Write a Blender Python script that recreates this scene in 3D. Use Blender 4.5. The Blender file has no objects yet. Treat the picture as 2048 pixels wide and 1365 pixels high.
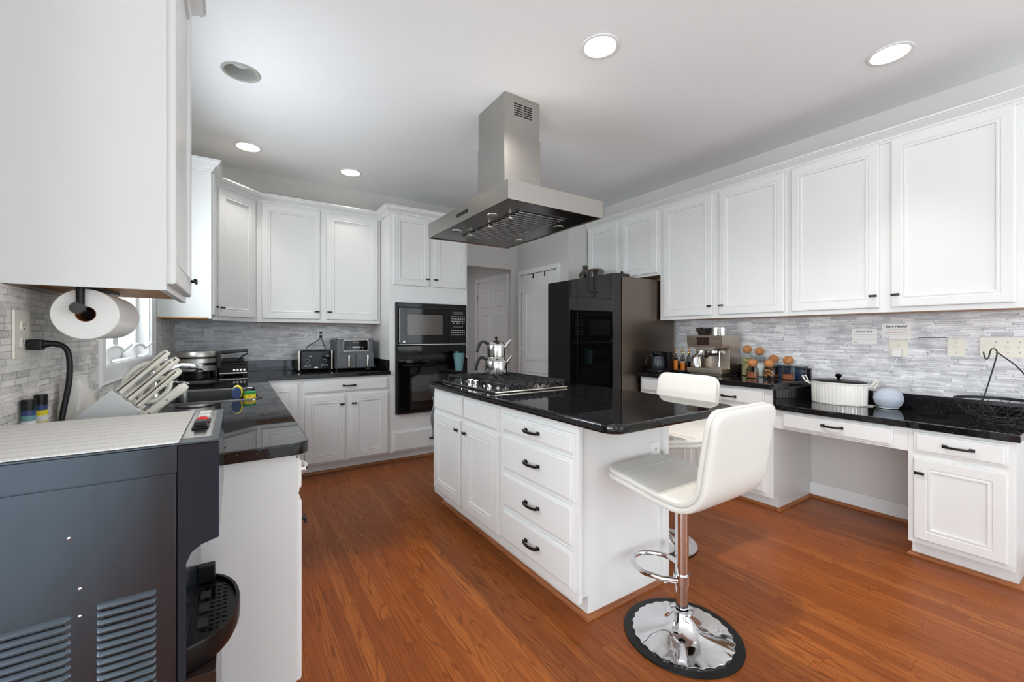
import bpy, bmesh, math, random
from mathutils import Vector, Matrix
random.seed(4)
D = bpy.data
SC = bpy.context.scene
COL = SC.collection
PI = math.pi

# ---------------------------------------------------------------- camera, sky, daylight, exposure
cam = D.cameras.new('camera'); cam.sensor_width = 36.0; cam.lens = 840.6 / 2048 * 36.0
cam.shift_y = -11.85 / 2048; cam.clip_start = 0.02
CAM = D.objects.new('camera', cam); COL.objects.link(CAM)
CAM.location = (0, 0, 1.26); CAM.rotation_euler = (math.radians(90), 0, math.radians(-33.3))
SC.camera = CAM
W = D.worlds.new('sky'); SC.world = W; W.use_nodes = True
bg = W.node_tree.nodes['Background']; bg.inputs[0].default_value = (0.80, 0.90, 1.0, 1); bg.inputs[1].default_value = 2.5
SC.view_settings.view_transform = 'Standard'; SC.view_settings.look = 'None'
SC.view_settings.exposure = 0.28; SC.view_settings.gamma = 1.0; SC.view_settings.use_curve_mapping = False

def area_light(name, loc, rot, sx, sy, power, col):
    l = D.lights.new(name, 'AREA'); l.shape = 'RECTANGLE'; l.size = sx; l.size_y = sy; l.energy = power; l.color = col
    o = D.objects.new(name, l); COL.objects.link(o); o.location = loc; o.rotation_euler = rot
    return o
area_light('added_uplight_rear_door', (1.9, -6.1, 1.0), (math.radians(140), 0, 0), 3.2, 1.6, 14, (0.93, 0.97, 1.0))  # added uplight at the unseen rear door
area_light('added_daylight_rear_left', (-2.4, -6.14, 1.45), (PI/2, 0, 0), 2.4, 1.7, 18, (0.95, 0.98, 1.0))  # added daylight at an unseen window behind the camera
area_light('added_daylight_nook', (-4.76, -2.2, 1.45), (0, -PI/2, 0), 1.6, 4.6, 8, (0.92, 0.965, 1.0))  # added side light at the unseen nook window
area_light('added_uplight_nook', (-4.74, -2.2, 1.2), (0, -math.radians(142), 0), 1.2, 4.6, 265, (0.94, 0.965, 1.0))  # added uplight in the unseen nook, brightens the ceiling
area_light('added_daylight_right_rear', (3.74, -3.0, 1.55), (0, PI/2, 0), 1.4, 2.8, 44, (0.95, 0.98, 1.0))  # added to brighten surfaces that face right, at an unseen window
area_light('daylight_sink_window', (-0.61, 2.89, 1.80), (0, -PI/2, 0), 0.76, 1.1, 18, (0.95, 0.98, 1.0))
area_light('garden_bounce_sink_window', (-0.66, 2.89, 1.72), (0, -math.radians(125), 0), 0.6, 1.1, 4.5, (0.93, 0.97, 1.0))

# ---------------------------------------------------------------- materials
def lin(c):
    return tuple((v/255/12.92 if v/255 <= .04045 else ((v/255+.055)/1.055)**2.4) for v in c) + (1,)
MATS = {}
def mat(name, rgb, rough=.5, metal=0., spec=.5, coat=0., emit=None, estr=0., aniso=0.):
    m = D.materials.new(name); m.use_nodes = True
    b = m.node_tree.nodes['Principled BSDF']
    b.inputs['Base Color'].default_value = lin(rgb); b.inputs['Roughness'].default_value = rough
    b.inputs['Metallic'].default_value = metal; b.inputs['Specular IOR Level'].default_value = spec
    b.inputs['Coat Weight'].default_value = coat
    b.inputs['Anisotropic'].default_value = aniso
    if emit: b.inputs['Emission Color'].default_value = lin(emit); b.inputs['Emission Strength'].default_value = estr
    MATS[name] = m
    return m
class NT:
    def __init__(s, m):
        s.t = m.node_tree; s.b = s.t.nodes['Principled BSDF']
    def n(s, ty, **kw):
        x = s.t.nodes.new(ty)
        for k, v in kw.items(): setattr(x, k, v)
        return x
    def put(s, sock, v):
        if hasattr(v, 'is_output') or isinstance(v, bpy.types.NodeSocket): s.t.links.new(v, sock)
        else: sock.default_value = v
    def m(s, op, a, b=None, c=None):
        x = s.n('ShaderNodeMath', operation=op)
        for i, v in enumerate((a, b, c)):
            if v is not None: s.put(x.inputs[i], v)
        return x.outputs[0]
    def xyz(s, x, y, z=0.):
        c = s.n('ShaderNodeCombineXYZ')
        for i, v in enumerate((x, y, z)): s.put(c.inputs[i], v)
        return c.outputs[0]
    def sep(s):
        tc = s.n('ShaderNodeTexCoord'); sp = s.n('ShaderNodeSeparateXYZ'); s.t.links.new(tc.outputs['Object'], sp.inputs[0])
        return sp.outputs[0], sp.outputs[1], sp.outputs[2], tc.outputs['Object']
    def noise(s, vec, scale, detail=3., rough=.5, dist=0.):
        x = s.n('ShaderNodeTexNoise'); s.put(x.inputs['Vector'], vec); x.inputs['Scale'].default_value = scale
        x.inputs['Detail'].default_value = detail; x.inputs['Roughness'].default_value = rough; x.inputs['Distortion'].default_value = dist
        return x.outputs[0]
    def white(s, vec):
        x = s.n('ShaderNodeTexWhiteNoise'); s.put(x.inputs['Vector'], vec); return x.outputs['Value'], x.outputs['Color']
    def ramp(s, f, stops, interp='LINEAR'):
        x = s.n('ShaderNodeValToRGB'); s.put(x.inputs[0], f); e = x.color_ramp.elements; x.color_ramp.interpolation = interp
        while len(e) < len(stops): e.new(.5)
        for i, (p, c) in enumerate(stops):
            e[i].position = p; e[i].color = c if len(c) == 4 else lin(c)
        return x.outputs[0]
    def mix(s, f, a, b, blend='MIX'):
        x = s.n('ShaderNodeMix', data_type='RGBA', blend_type=blend); s.put(x.inputs[0], f); s.put(x.inputs[6], a); s.put(x.inputs[7], b)
        return x.outputs[2]
    def bump(s, h, strength=.3, dist=.002):
        x = s.n('ShaderNodeBump'); s.put(x.inputs['Height'], h); x.inputs['Strength'].default_value = strength; x.inputs['Distance'].default_value = dist
        s.t.links.new(x.outputs[0], s.b.inputs['Normal'])
    def color(s, c): s.put(s.b.inputs['Base Color'], c)
    def rough(s, c): s.put(s.b.inputs['Roughness'], c)
    def cells(s, across, along, width, length, jitter=0.):
        """rows of random-shifted strips: returns per-strip random, row edge distance, end distance"""
        q = s.m('DIVIDE', across, width); row = s.m('FLOOR', q); fr = s.m('FRACT', q)
        r, _ = s.white(s.xyz(row, 3.7, 1.3))
        L = s.m('MULTIPLY_ADD', r, length*jitter, length)
        p = s.m('ADD', s.m('DIVIDE', along, L), s.m('MULTIPLY', r, 37.3)); idx = s.m('FLOOR', p); fa = s.m('FRACT', p)
        rv, rc = s.white(s.xyz(row, idx, 7.1))
        e1 = s.m('MULTIPLY', s.m('MINIMUM', fr, s.m('SUBTRACT', 1., fr)), width)
        e2 = s.m('MULTIPLY', s.m('MINIMUM', fa, s.m('SUBTRACT', 1., fa)), length)
        return rv, rc, e1, e2, row, idx

def wall_paint(name, rgb, rough=.55, bump=.05):
    m = mat(name, rgb, rough); n = NT(m); x, y, z, o = n.sep()
    n.bump(n.noise(o, 180., 3.), bump, .001); return m
WALL = wall_paint('wall paint', (212, 209, 205)); CEIL = wall_paint('ceiling paint', (246, 246, 246), .8)
HALLP = wall_paint('hall paint', (206, 206, 205))
CAB = mat('white cabinet lacquer', (227, 227, 225), .32)
_n = NT(CAB); _x, _y, _z, _o = _n.sep(); _n.rough(_n.ramp(_n.noise(_o, 9., 3.), [(.3, (.28, .28, .28, 1)), (.7, (.38, .38, .38, 1))]))
TRIMW = mat('white trim paint', (235, 235, 234), .35)

def oak(name, c0, c1, c2, dark, gloss):
    m = mat(name, (150, 84, 44), .3); n = NT(m); x, y, z, o = n.sep()
    rv, rc, e1, e2, row, idx = n.cells(x, y, .0585, .85, .5)
    base = n.ramp(rv, [(0., c0), (.45, c1), (1., c2)])
    off = n.m('MULTIPLY', rv, 31.)
    g = n.noise(n.xyz(n.m('MULTIPLY', x, 210.), n.m('MULTIPLY', y, 4.5), off), 1., 5., .62)
    fine = n.ramp(g, [(.34, (.46, .42, .38, 1)), (.58, (1, 1, 1, 1))])
    c = n.mix(.75, base, fine, 'MULTIPLY')
    wv = n.noise(n.xyz(n.m('MULTIPLY', x, 9.), n.m('MULTIPLY', y, .95), off), 1., 2., .5)
    rings = n.m('SINE', n.m('MULTIPLY', wv, 95.))
    ringmask = n.ramp(rings, [(.62, (1, 1, 1, 1)), (.98, (.56, .46, .38, 1))])
    sel = n.ramp(rv, [(.40, (0, 0, 0, 1)), (.50, (1, 1, 1, 1))])
    c = n.mix(n.m('MULTIPLY', sel, .75), c, n.mix(1., c, ringmask, 'MULTIPLY'))
    gap = n.m('LESS_THAN', n.m('MINIMUM', e1, e2), .0007)
    c = n.mix(n.m('MULTIPLY', gap, .6), c, lin(dark)); n.color(c)
    n.rough(n.ramp(g, [(.3, (gloss+.12,)*3+(1,)), (.7, (gloss,)*3+(1,))]))
    n.bump(n.m('SUBTRACT', n.m('MULTIPLY', g, .15), gap), .12, .0015)
    m.node_tree.nodes['Principled BSDF'].inputs['Coat Weight'].default_value = 0.
    m.node_tree.nodes['Principled BSDF'].inputs['Specular IOR Level'].default_value = .24
    return m
OAK = oak('oak floor boards', (138, 72, 27), (151, 81, 32), (164, 93, 40), (60, 28, 12), .3)
SHOE = mat('oak shoe moulding', (160, 96, 52), .4)
_n = NT(SHOE); _x, _y, _z, _o = _n.sep()
_n.color(_n.ramp(_n.noise(_n.xyz(_n.m('MULTIPLY', _x, 4.), _n.m('MULTIPLY', _y, 4.), _n.m('MULTIPLY', _z, 90.)), 1., 4.), [(.3, (128, 70, 34)), (.7, (176, 108, 60))]))
WOOD = mat('cabinet underside wood', (205, 148, 92), .5)
_n = NT(WOOD); _x, _y, _z, _o = _n.sep()
_n.color(_n.ramp(_n.noise(_n.xyz(_n.m('MULTIPLY', _x, 40.), _n.m('MULTIPLY', _y, 3.), _z), 1., 4.), [(.3, (196, 134, 78)), (.7, (222, 168, 110))]))

def granite(name):
    m = mat(name, (17, 17, 20), .025, 0., .42); n = NT(m); x, y, z, o = n.sep()
    v = n.n('ShaderNodeTexVoronoi'); n.put(v.inputs['Vector'], o); v.inputs['Scale'].default_value = 210.
    d = v.outputs['Distance']; rnd, _ = n.white(v.outputs['Color'])
    speck = n.m('MULTIPLY', n.m('LESS_THAN', d, n.m('MULTIPLY', n.m('SUBTRACT', rnd, .62), .62)), 1.)
    big = n.noise(o, 70., 4.)
    c = n.mix(big, lin((10, 10, 12)), lin((27, 26, 28)))
    spc = n.ramp(rnd, [(.62, (56, 53, 50)), (.88, (120, 112, 104)), (1., (190, 190, 195))])
    n.color(n.mix(speck, c, spc)); return m
GRAN = granite('black granite')

def tile(name, axis, tint, rowh=.0132, leng=.085):
    m = mat(name, (200, 200, 200), .38); n = NT(m); x, y, z, o = n.sep()
    al = y if axis == 'Y' else x
    rv, rc, e1, e2, row, idx = n.cells(z, al, rowh, leng, .9)
    off = n.m('MULTIPLY', rv, 43.)
    st = n.noise(n.xyz(n.m('MULTIPLY', al, 22.), n.m('MULTIPLY', z, 110.), off), 1., 5., .66, .6)
    t = lambda c: tuple(min(255, int(a*b)) for a, b in zip(c, tint))
    base = n.ramp(rv, [(0., t((206, 206, 208))), (.35, t((228, 228, 230))), (.7, t((240, 240, 241))), (1., t((248, 248, 248)))])
    dark = n.ramp(st, [(.30, (.40, .40, .42, 1)), (.44, (.84, .84, .85, 1)), (.56, (1, 1, 1, 1))])
    patch = n.ramp(n.noise(o, 9., 3.), [(.32, (.70, .70, .71, 1)), (.52, (1, 1, 1, 1))])
    c = n.mix(.62, base, dark, 'MULTIPLY'); c = n.mix(.75, c, patch, 'MULTIPLY')
    r2, _ = n.white(n.xyz(row, idx, 2.2))
    gw = n.m('MULTIPLY', n.m('GREATER_THAN', r2, .35), .0009)
    g1 = n.m('LESS_THAN', n.m('MINIMUM', e1, n.m('MULTIPLY', e2, .8)), n.m('ADD', gw, .0003))
    c = n.mix(n.m('MULTIPLY', g1, n.m('MULTIPLY_ADD', n.m('MULTIPLY', r2, r2), .6, .08)), c, lin((52, 50, 50))); n.color(c)
    n.bump(n.m('ADD', n.m('MULTIPLY', rv, .6), n.m('SUBTRACT', n.m('MULTIPLY', st, .35), g1)), .6, .004)
    return m
TILE_R = tile('split marble tile right', 'Y', (.985, .985, .985)); TILE_B = tile('split marble tile back', 'X', (1.0, 1.0, 1.0)); TILE_L = tile('split marble tile left', 'Y', (1.0, .985, .955), .0165, .05)  # left tile's beige tint paints in the warmer light there

def steel(name, rgb, rough, scale=(3, 3, 900), bump=.0, metal=1.):
    m = mat(name, rgb, rough, metal); n = NT(m); x, y, z, o = n.sep()
    if not bump: return m
    g = n.noise(n.xyz(n.m('MULTIPLY', x, scale[0]), n.m('MULTIPLY', y, scale[1]), n.m('MULTIPLY', z, scale[2])), 1., 3.)
    n.rough(n.ramp(g, [(.3, (max(.03, rough-.008),)*3+(1,)), (.7, (rough+.008,)*3+(1,))]))
    if bump: n.bump(g, bump, .0006)
    return m
STEEL = steel('brushed stainless', (176, 173, 168), .27); SSOFT = steel('satin stainless', (186, 180, 170), .2)
HOODU = steel('dark hood underside steel', (120, 119, 118), .25)
SHELLM = steel('waffle iron steel', (196, 193, 188), .34)
SINKM = steel('sink steel', (128, 128, 128), .25)
CHROME = mat('chrome', (222, 222, 224), .06, 1.)
POLISH = mat('polished steel pot', (205, 203, 200), .12, 1.)
DARKM = mat('oil rubbed bronze', (38, 34, 32), .38, .6)
BLACKP = mat('black plastic', (13, 13, 14), .36, 0., .3); BLACKG = mat('black gloss glass', (4, 4, 5), .05, 0., .18); FRGLASS = mat('fridge black glass', (9, 9, 10), .03, 0., .62, .2)
BLACKM = mat('matte black cast iron', (34, 35, 38), .5, .2)
GREYM = mat('dark grey metal paint', (62, 60, 58), .33, .7)
FRSIDE = steel('fridge side graphite steel', (122, 111, 101), .34, (1, 1, 120), .0)
ICEM = mat('mirror dark steel sheet', (78, 86, 94), .27, 1., aniso=.7); ICEM.node_tree.nodes['Principled BSDF'].inputs['Anisotropic Rotation'].default_value = .25
_n = NT(ICEM); _t = _n.n('ShaderNodeTangent', direction_type='RADIAL', axis='Z'); _n.t.links.new(_t.outputs[0], _n.b.inputs['Tangent'])
_x, _y, _z, _o = _n.sep(); _n.bump(_n.noise(_n.xyz(_n.m('MULTIPLY', _x, 6.), 0., _n.m('MULTIPLY', _z, 1.6)), 1., 2., .5), .14, .02)
IVORY = mat('ivory plastic', (230, 226, 212), .4); WHITEP = mat('white plastic', (232, 232, 230), .35)
LEATH = mat('white leatherette', (216, 213, 206), .42)
_n = NT(LEATH); _x, _y, _z, _o = _n.sep(); _n.bump(_n.noise(_o, 420., 2.), .12, .0008)
SEAMM = mat('stitched seam', (190, 186, 180), .6)
CERAM = mat('white glazed ceramic', (229, 226, 219), .12, 0., .5, .3)
PAPERW = mat('paper white', (238, 237, 233), .85)
TOWEL = mat('paper towel', (240, 238, 234), .9)
_n = NT(TOWEL); _x, _y, _z, _o = _n.sep(); _n.bump(_n.noise(_o, 260., 2.), .25, .001)
RUNNER = mat('woven white runner', (222, 221, 214), .85)
_n = NT(RUNNER); _x, _y, _z, _o = _n.sep()
_zig = _n.m('MULTIPLY', _n.m('PINGPONG', _n.m('MULTIPLY', _x, 1.), .0045), .8)
_st = _n.m('SINE', _n.m('MULTIPLY', _n.m('ADD', _y, _zig), 1050.))
_row = _n.m('SINE', _n.m('MULTIPLY', _y, 150.))
_w = _n.m('ADD', _n.m('MULTIPLY', _st, .5), _n.m('MULTIPLY', _n.m('LESS_THAN', _row, -.8), -.7))
_n.color(_n.ramp(_w, [(.0, (206, 205, 200)), (.35, (238, 237, 233)), (1., (250, 250, 247))])); _n.bump(_w, .5, .0015)
CORK = mat('cork', (186, 124, 72), .8)
_n = NT(CORK); _x, _y, _z, _o = _n.sep()
_n.color(_n.ramp(_n.noise(_o, 130., 4.), [(.35, (150, 92, 48)), (.6, (196, 134, 82))]))
REDP = mat('red plastic', (205, 26, 32), .3); TEAL = mat('teal silicone', (104, 148, 150), .55)
YELL = mat('yellow label', (232, 214, 40), .45); GREENL = mat('green label', (30, 134, 70), .45); BLUEC = mat('blue plastic', (44, 62, 108), .4)
NAVY = mat('dark blue plastic box', (26, 44, 66), .2); GREYC = mat('grey cloth', (120, 122, 126), .9)
EGGM = mat('pale grey fabric', (178, 186, 198), .8)
_n = NT(EGGM); _x, _y, _z, _o = _n.sep(); _n.bump(_n.noise(_o, 500., 2.), .2, .001)
AMBER = mat('amber syrup', (214, 112, 18), .12, 0., .5); REDSY = mat('red syrup', (150, 34, 22), .15); BROWNB = mat('brown glass', (66, 26, 18), .1)
GREEND = mat('display glass', (96, 110, 108), .2); SCREEN = mat('brown screen', (46, 26, 20), .15)
MWIN = mat('microwave window', (84, 77, 69), .14, 0., .3); OWIN = mat('oven window', (30, 31, 29), .05)  # microwave window grey holds the room's reflection as base colour
INK = mat('black ink', (28, 28, 32), .8); REDINK = mat('red ink', (206, 84, 74), .8); GREYINK = mat('grey ink', (120, 120, 128), .8)
MARKW = mat('white print', (196, 196, 192), .6); COCOA = mat('cocoa powder', (150, 84, 52), .9); SEED = mat('dried herbs', (150, 136, 84), .9); DRYF = mat('dried fruit', (206, 140, 72), .8)
_n = NT(SEED); _x, _y, _z, _o = _n.sep(); _n.color(_n.ramp(_n.noise(_o, 150., 3.), [(.35, (88, 84, 48)), (.5, (160, 144, 92)), (.65, (212, 196, 150))]))
COPPER = mat('copper wood', (150, 92, 52), .4, .3)
BULB = mat('lit bulb', (255, 250, 240), .4, emit=(255, 244, 226), estr=9.); BULBOFF = mat('unlit bulb', (205, 206, 206), .25)
BAFFLE = mat('white light baffle', (238, 236, 230), .4); BAFFOFF = mat('grey light baffle', (170, 170, 164), .45)
OUTW = mat('white siding', (232, 236, 242), .7); SIDEG = mat('grey deck rail', (150, 150, 158), .7)

def glassy(name, tint=(1, 1, 1), refl=.5, dens=0.):
    m = D.materials.new(name); m.use_nodes = True; t = m.node_tree; t.nodes.remove(t.nodes['Principled BSDF'])
    out = t.nodes['Material Output']; tr = t.nodes.new('ShaderNodeBsdfTransparent'); tr.inputs[0].default_value = tint + (1,)
    gl = t.nodes.new('ShaderNodeBsdfGlossy'); gl.inputs['Roughness'].default_value = .03
    lw = t.nodes.new('ShaderNodeLayerWeight'); lw.inputs[0].default_value = refl * .5
    mx = t.nodes.new('ShaderNodeMixShader'); gm = t.nodes.new('ShaderNodeNewGeometry'); mu = t.nodes.new('ShaderNodeMath'); mu.operation = 'MULTIPLY_ADD'; t.links.new(gm.outputs['Backfacing'], mu.inputs[0]); mu.inputs[1].default_value = -1.; mu.inputs[2].default_value = 1.
    m2 = t.nodes.new('ShaderNodeMath'); m2.operation = 'MULTIPLY'; t.links.new(mu.outputs[0], m2.inputs[0]); t.links.new(lw.outputs['Fresnel' if name == 'window glass' else 'Facing'], m2.inputs[1]); t.links.new(m2.outputs[0], mx.inputs[0]); t.links.new(tr.outputs[0], mx.inputs[1]); t.links.new(gl.outputs[0], mx.inputs[2])
    t.links.new(mx.outputs[0], out.inputs[0]); return m
PANE = glassy('window glass', (.97, .99, 1.), .25); JARG = glassy('clear jar glass', (.93, .95, .95), .35)
SMOKE = glassy('smoky clear plastic', (.62, .57, .53), .45); TINTG = glassy('smoked hopper', (.25, .24, .24), .5)

# ---------------------------------------------------------------- mesh builder
class MB:
    def __init__(s): s.bm = bmesh.new()
    def faces(s, pts, faces, T=None):
        vs = [s.bm.verts.new(T(*p) if T else p) for p in pts]
        out = []
        for f in faces:
            try: out.append(s.bm.faces.new([vs[i] for i in f]))
            except ValueError: pass
        return vs, out
    def box(s, x0, x1, y0, y1, z0, z1, b=0., seg=2, T=None):
        x0, x1 = sorted((x0, x1)); y0, y1 = sorted((y0, y1)); z0, z1 = sorted((z0, z1))
        t = bmesh.new()
        vs = [t.verts.new((x, y, z)) for x in (x0, x1) for y in (y0, y1) for z in (z0, z1)]
        for f in ((0, 1, 3, 2), (4, 6, 7, 5), (0, 4, 5, 1), (2, 3, 7, 6), (0, 2, 6, 4), (1, 5, 7, 3)): t.faces.new([vs[i] for i in f])
        if b > 0:
            b = min(b, .49*min(x1-x0, y1-y0, z1-z0))
            bmesh.ops.bevel(t, geom=list(t.edges), offset=b, segments=seg, affect='EDGES', profile=.5)
        s.merge(t, T)
    def merge(s, t, T=None):
        mp = {}
        for v in t.verts: mp[v] = s.bm.verts.new(T(*v.co) if T else v.co)
        for f in t.faces:
            try: s.bm.faces.new([mp[v] for v in f.verts])
            except ValueError: pass
        t.free()
    def rings(s, rr, cap0=True, cap1=True, closed=False, T=None):
        vv = [[s.bm.verts.new(T(*p) if T else p) for p in r] for r in rr]
        n = len(rr[0]); R = len(vv)
        for i in range(R if closed else R-1):
            a, b = vv[i], vv[(i+1) % R]
            for j in range(n):
                try: s.bm.faces.new((a[j], a[(j+1) % n], b[(j+1) % n], b[j]))
                except ValueError: pass
        if not closed:
            if cap0: s.bm.faces.new(vv[0])
            if cap1: s.bm.faces.new(vv[-1])
    def lathe(s, prof, c=(0, 0, 0), n=32, cap0=True, cap1=True, closed=False, T=None, wave=None, sx=1., sy=1.):
        rr = []
        for r, z in prof:
            r = max(r, 1e-4)
            rr.append([(c[0]+sx*r*math.cos(2*PI*k/n)*(1+(wave(k/n, r) if wave else 0)), c[1]+sy*r*math.sin(2*PI*k/n)*(1+(wave(k/n, r) if wave else 0)), c[2]+z) for k in range(n)])
        s.rings(rr, cap0, cap1, closed, T)
    def cyl(s, p0, p1, r0, r1=None, n=20, T=None, cap=True):
        s.tube([p0, p1], [r0, r0 if r1 is None else r1], n, T=T, cap=cap)
    def tube(s, path, r, n=10, closed=False, T=None, cap=True, flat=1.):
        P = [Vector(p) for p in path]; N = len(P); rs = r if isinstance(r, (list, tuple)) else [r]*N
        tan = []
        for i in range(N):
            a = P[(i-1) % N] if (closed or i > 0) else P[i]; b = P[(i+1) % N] if (closed or i < N-1) else P[i]
            d = (b-a); tan.append(d.normalized() if d.length > 1e-9 else Vector((0, 0, 1)))
        up = Vector((0, 0, 1)) if abs(tan[0].z) < .9 else Vector((1, 0, 0))
        u = (up - tan[0]*up.dot(tan[0])).normalized(); rr = []
        for i in range(N):
            u = (u - tan[i]*u.dot(tan[i]))
            u = u.normalized() if u.length > 1e-6 else tan[i].orthogonal().normalized()
            v = tan[i].cross(u)
            rr.append([tuple(P[i]+u*rs[i]*math.cos(2*PI*k/n)+v*rs[i]*flat*math.sin(2*PI*k/n)) for k in range(n)])
        s.rings(rr, cap, cap, closed, T)
    def ball(s, c, rx, ry=None, rz=None, n=24, m=14, T=None):
        ry = ry or rx; rz = rz or rx
        rr = [[(c[0]+rx*math.sin(PI*i/m)*math.cos(2*PI*k/n), c[1]+ry*math.sin(PI*i/m)*math.sin(2*PI*k/n), c[2]+rz*math.cos(PI*i/m)) for k in range(n)] for i in range(1, m)]
        s.rings([[(c[0]+rx*.02*math.cos(2*PI*k/n), c[1]+ry*.02*math.sin(2*PI*k/n), c[2]+rz) for k in range(n)]]+rr+[[(c[0]+rx*.02*math.cos(2*PI*k/n), c[1]+ry*.02*math.sin(2*PI*k/n), c[2]-rz) for k in range(n)]], T=T)
    def slab(s, outline, z0, z1, holes=(), b=0., T=None):
        """extruded polygon with holes; eased top and bottom edge on the outline"""
        t = bmesh.new()
        def loop(pts, z): 
            vs = [t.verts.new((p[0], p[1], z)) for p in pts]
            return vs, [t.edges.new((vs[i], vs[(i+1) % len(vs)])) for i in range(len(vs))]
        def inset(pts, d):
            n = len(pts); A = sum(pts[i][0]*pts[(i+1) % n][1]-pts[(i+1) % n][0]*pts[i][1] for i in range(n)); sg = 1 if A > 0 else -1; out = []
            for i in range(n):
                p, q, r_ = Vector(pts[i-1]), Vector(pts[i]), Vector(pts[(i+1) % n])
                e1 = (q-p).normalized(); e2 = (r_-q).normalized(); n1 = Vector((-e1.y, e1.x))*sg; n2 = Vector((-e2.y, e2.x))*sg
                bis = n1+n2; k = bis.dot(n1)
                out.append(tuple(q+bis*(d/k)) if abs(k) > 1e-6 else tuple(q+n1*d))
            return out
        if b > 0:
            lv = [(inset(outline, b), z0), (inset(outline, b*.3), z0+b*.3), (outline, z0+b), (outline, z1-b), (inset(outline, b*.3), z1-b*.3), (inset(outline, b), z1)]
        else: lv = [(outline, z0), (outline, z1)]
        L = [loop(p, z) for p, z in lv]
        for (a, _), (c, _) in zip(L[:-1], L[1:]):
            for i in range(len(a)): t.faces.new((a[i], a[(i+1) % len(a)], c[(i+1) % len(a)], c[i]))
        eb, et = list(L[0][1]), list(L[-1][1])
        for h in holes:
            hb, e0 = loop(h, z0); ht, e1 = loop(h, z1)
            for i in range(len(hb)): t.faces.new((hb[i], hb[(i+1) % len(hb)], ht[(i+1) % len(hb)], ht[i]))
            eb += e0; et += e1
        bmesh.ops.triangle_fill(t, use_beauty=True, use_dissolve=False, edges=eb)
        bmesh.ops.triangle_fill(t, use_beauty=True, use_dissolve=False, edges=et)
        s.merge(t, T)
    def build(s, name, m, parent=None, smooth=35, world=True):
        bm = s.bm
        bmesh.ops.recalc_face_normals(bm, faces=list(bm.faces))
        if parent is not None and world:
            o = Vector((0, 0, 0)); p = parent
            while p is not None: o += p.location; p = p.parent
            for v in bm.verts: v.co -= o
        me = D.meshes.new(name); bm.to_mesh(me); bm.free()
        me.materials.append(m)
        if smooth:
            for p in me.polygons: p.use_smooth = True
            me.set_sharp_from_angle(angle=math.radians(smooth))
        ob = D.objects.new(name, me); COL.objects.link(ob)
        if smooth:
            wn = ob.modifiers.new('weighted normals', 'WEIGHTED_NORMAL'); wn.keep_sharp = True; wn.weight = 100; wn.mode = 'FACE_AREA'
        if parent is not None: ob.parent = parent
        return ob

def spl(path, k=6):
    P = [Vector(p) for p in path]; P = [P[0]*2-P[1]]+P+[P[-1]*2-P[-2]]; out = []
    for i in range(1, len(P)-2):
        for j in range(k):
            t_ = j/k; a, b, c, d = P[i-1:i+3]
            out.append(tuple(.5*((2*b)+(c-a)*t_+(2*a-5*b+4*c-d)*t_*t_+(3*b-a-3*c+d)*t_**3)))
    out.append(tuple(P[-2])); return out
def thing(name, label, cat, loc=(0, 0, 0), group=None, rotz=0.):
    o = D.objects.new(name, None); COL.objects.link(o); o.location = loc; o.rotation_euler = (0, 0, rotz)
    o.empty_display_size = .05; o['label'] = label; o['category'] = cat
    if group: o['group'] = group
    return o
def tag(o, label, cat, group=None):
    o['label'] = label; o['category'] = cat
    if group: o['group'] = group
    return o
def struct(o): o['kind'] = 'structure'; return o
def FYN(y0): return lambda u, v, w: (u, y0-w, v)          # faces the camera side (-Y)
def FXN(x0): return lambda u, v, w: (x0-w, u, v)          # faces -X
def FXP(x0): return lambda u, v, w: (x0+w, u, v)          # faces +X
def box(name, m, parent, *a, **k):
    mb = MB(); mb.box(*a, **k); return mb.build(name, m, parent)
def rrect(x0, x1, y0, y1, r, n=6, corners=(1, 1, 1, 1)):
    pts = []
    for (cx, cy, a0, f, px, py) in ((x1-r, y1-r, 0, corners[0], x1, y1), (x0+r, y1-r, 90, corners[1], x0, y1), (x0+r, y0+r, 180, corners[2], x0, y0), (x1-r, y0+r, 270, corners[3], x1, y0)):
        if f: pts += [(cx+r*math.cos(math.radians(a0+90*k/n)), cy+r*math.sin(math.radians(a0+90*k/n))) for k in range(n+1)]
        else: pts.append((px, py))
    return pts
def text_part(name, s, size, T, u, v, m, parent, w=.0006, flip=1, align='CENTER', bold=0.):
    cu = D.curves.new(name, 'FONT'); cu.body = s; cu.size = size; cu.offset = bold; cu.align_x = align; cu.align_y = 'CENTER'
    tmp = D.objects.new(name, cu); COL.objects.link(tmp)
    dg = bpy.context.evaluated_depsgraph_get(); me = D.meshes.new_from_object(tmp.evaluated_get(dg))
    D.objects.remove(tmp); D.curves.remove(cu)
    mb = MB(); mb.faces([(u+flip*q.co.x, v+q.co.y, w) for q in me.vertices], [tuple(p.vertices) for p in me.polygons], T)
    D.meshes.remove(me)
    return mb.build(name, m, parent, 0)

# ---------------------------------------------------------------- room dimensions
XL, XR, YB, ZC = -.455, 3.775, 4.705, 2.82
XP, YP = 3.175, 3.66          # pantry closet corner
CT = .914; DZ = .777          # counter and desk heights

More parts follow.
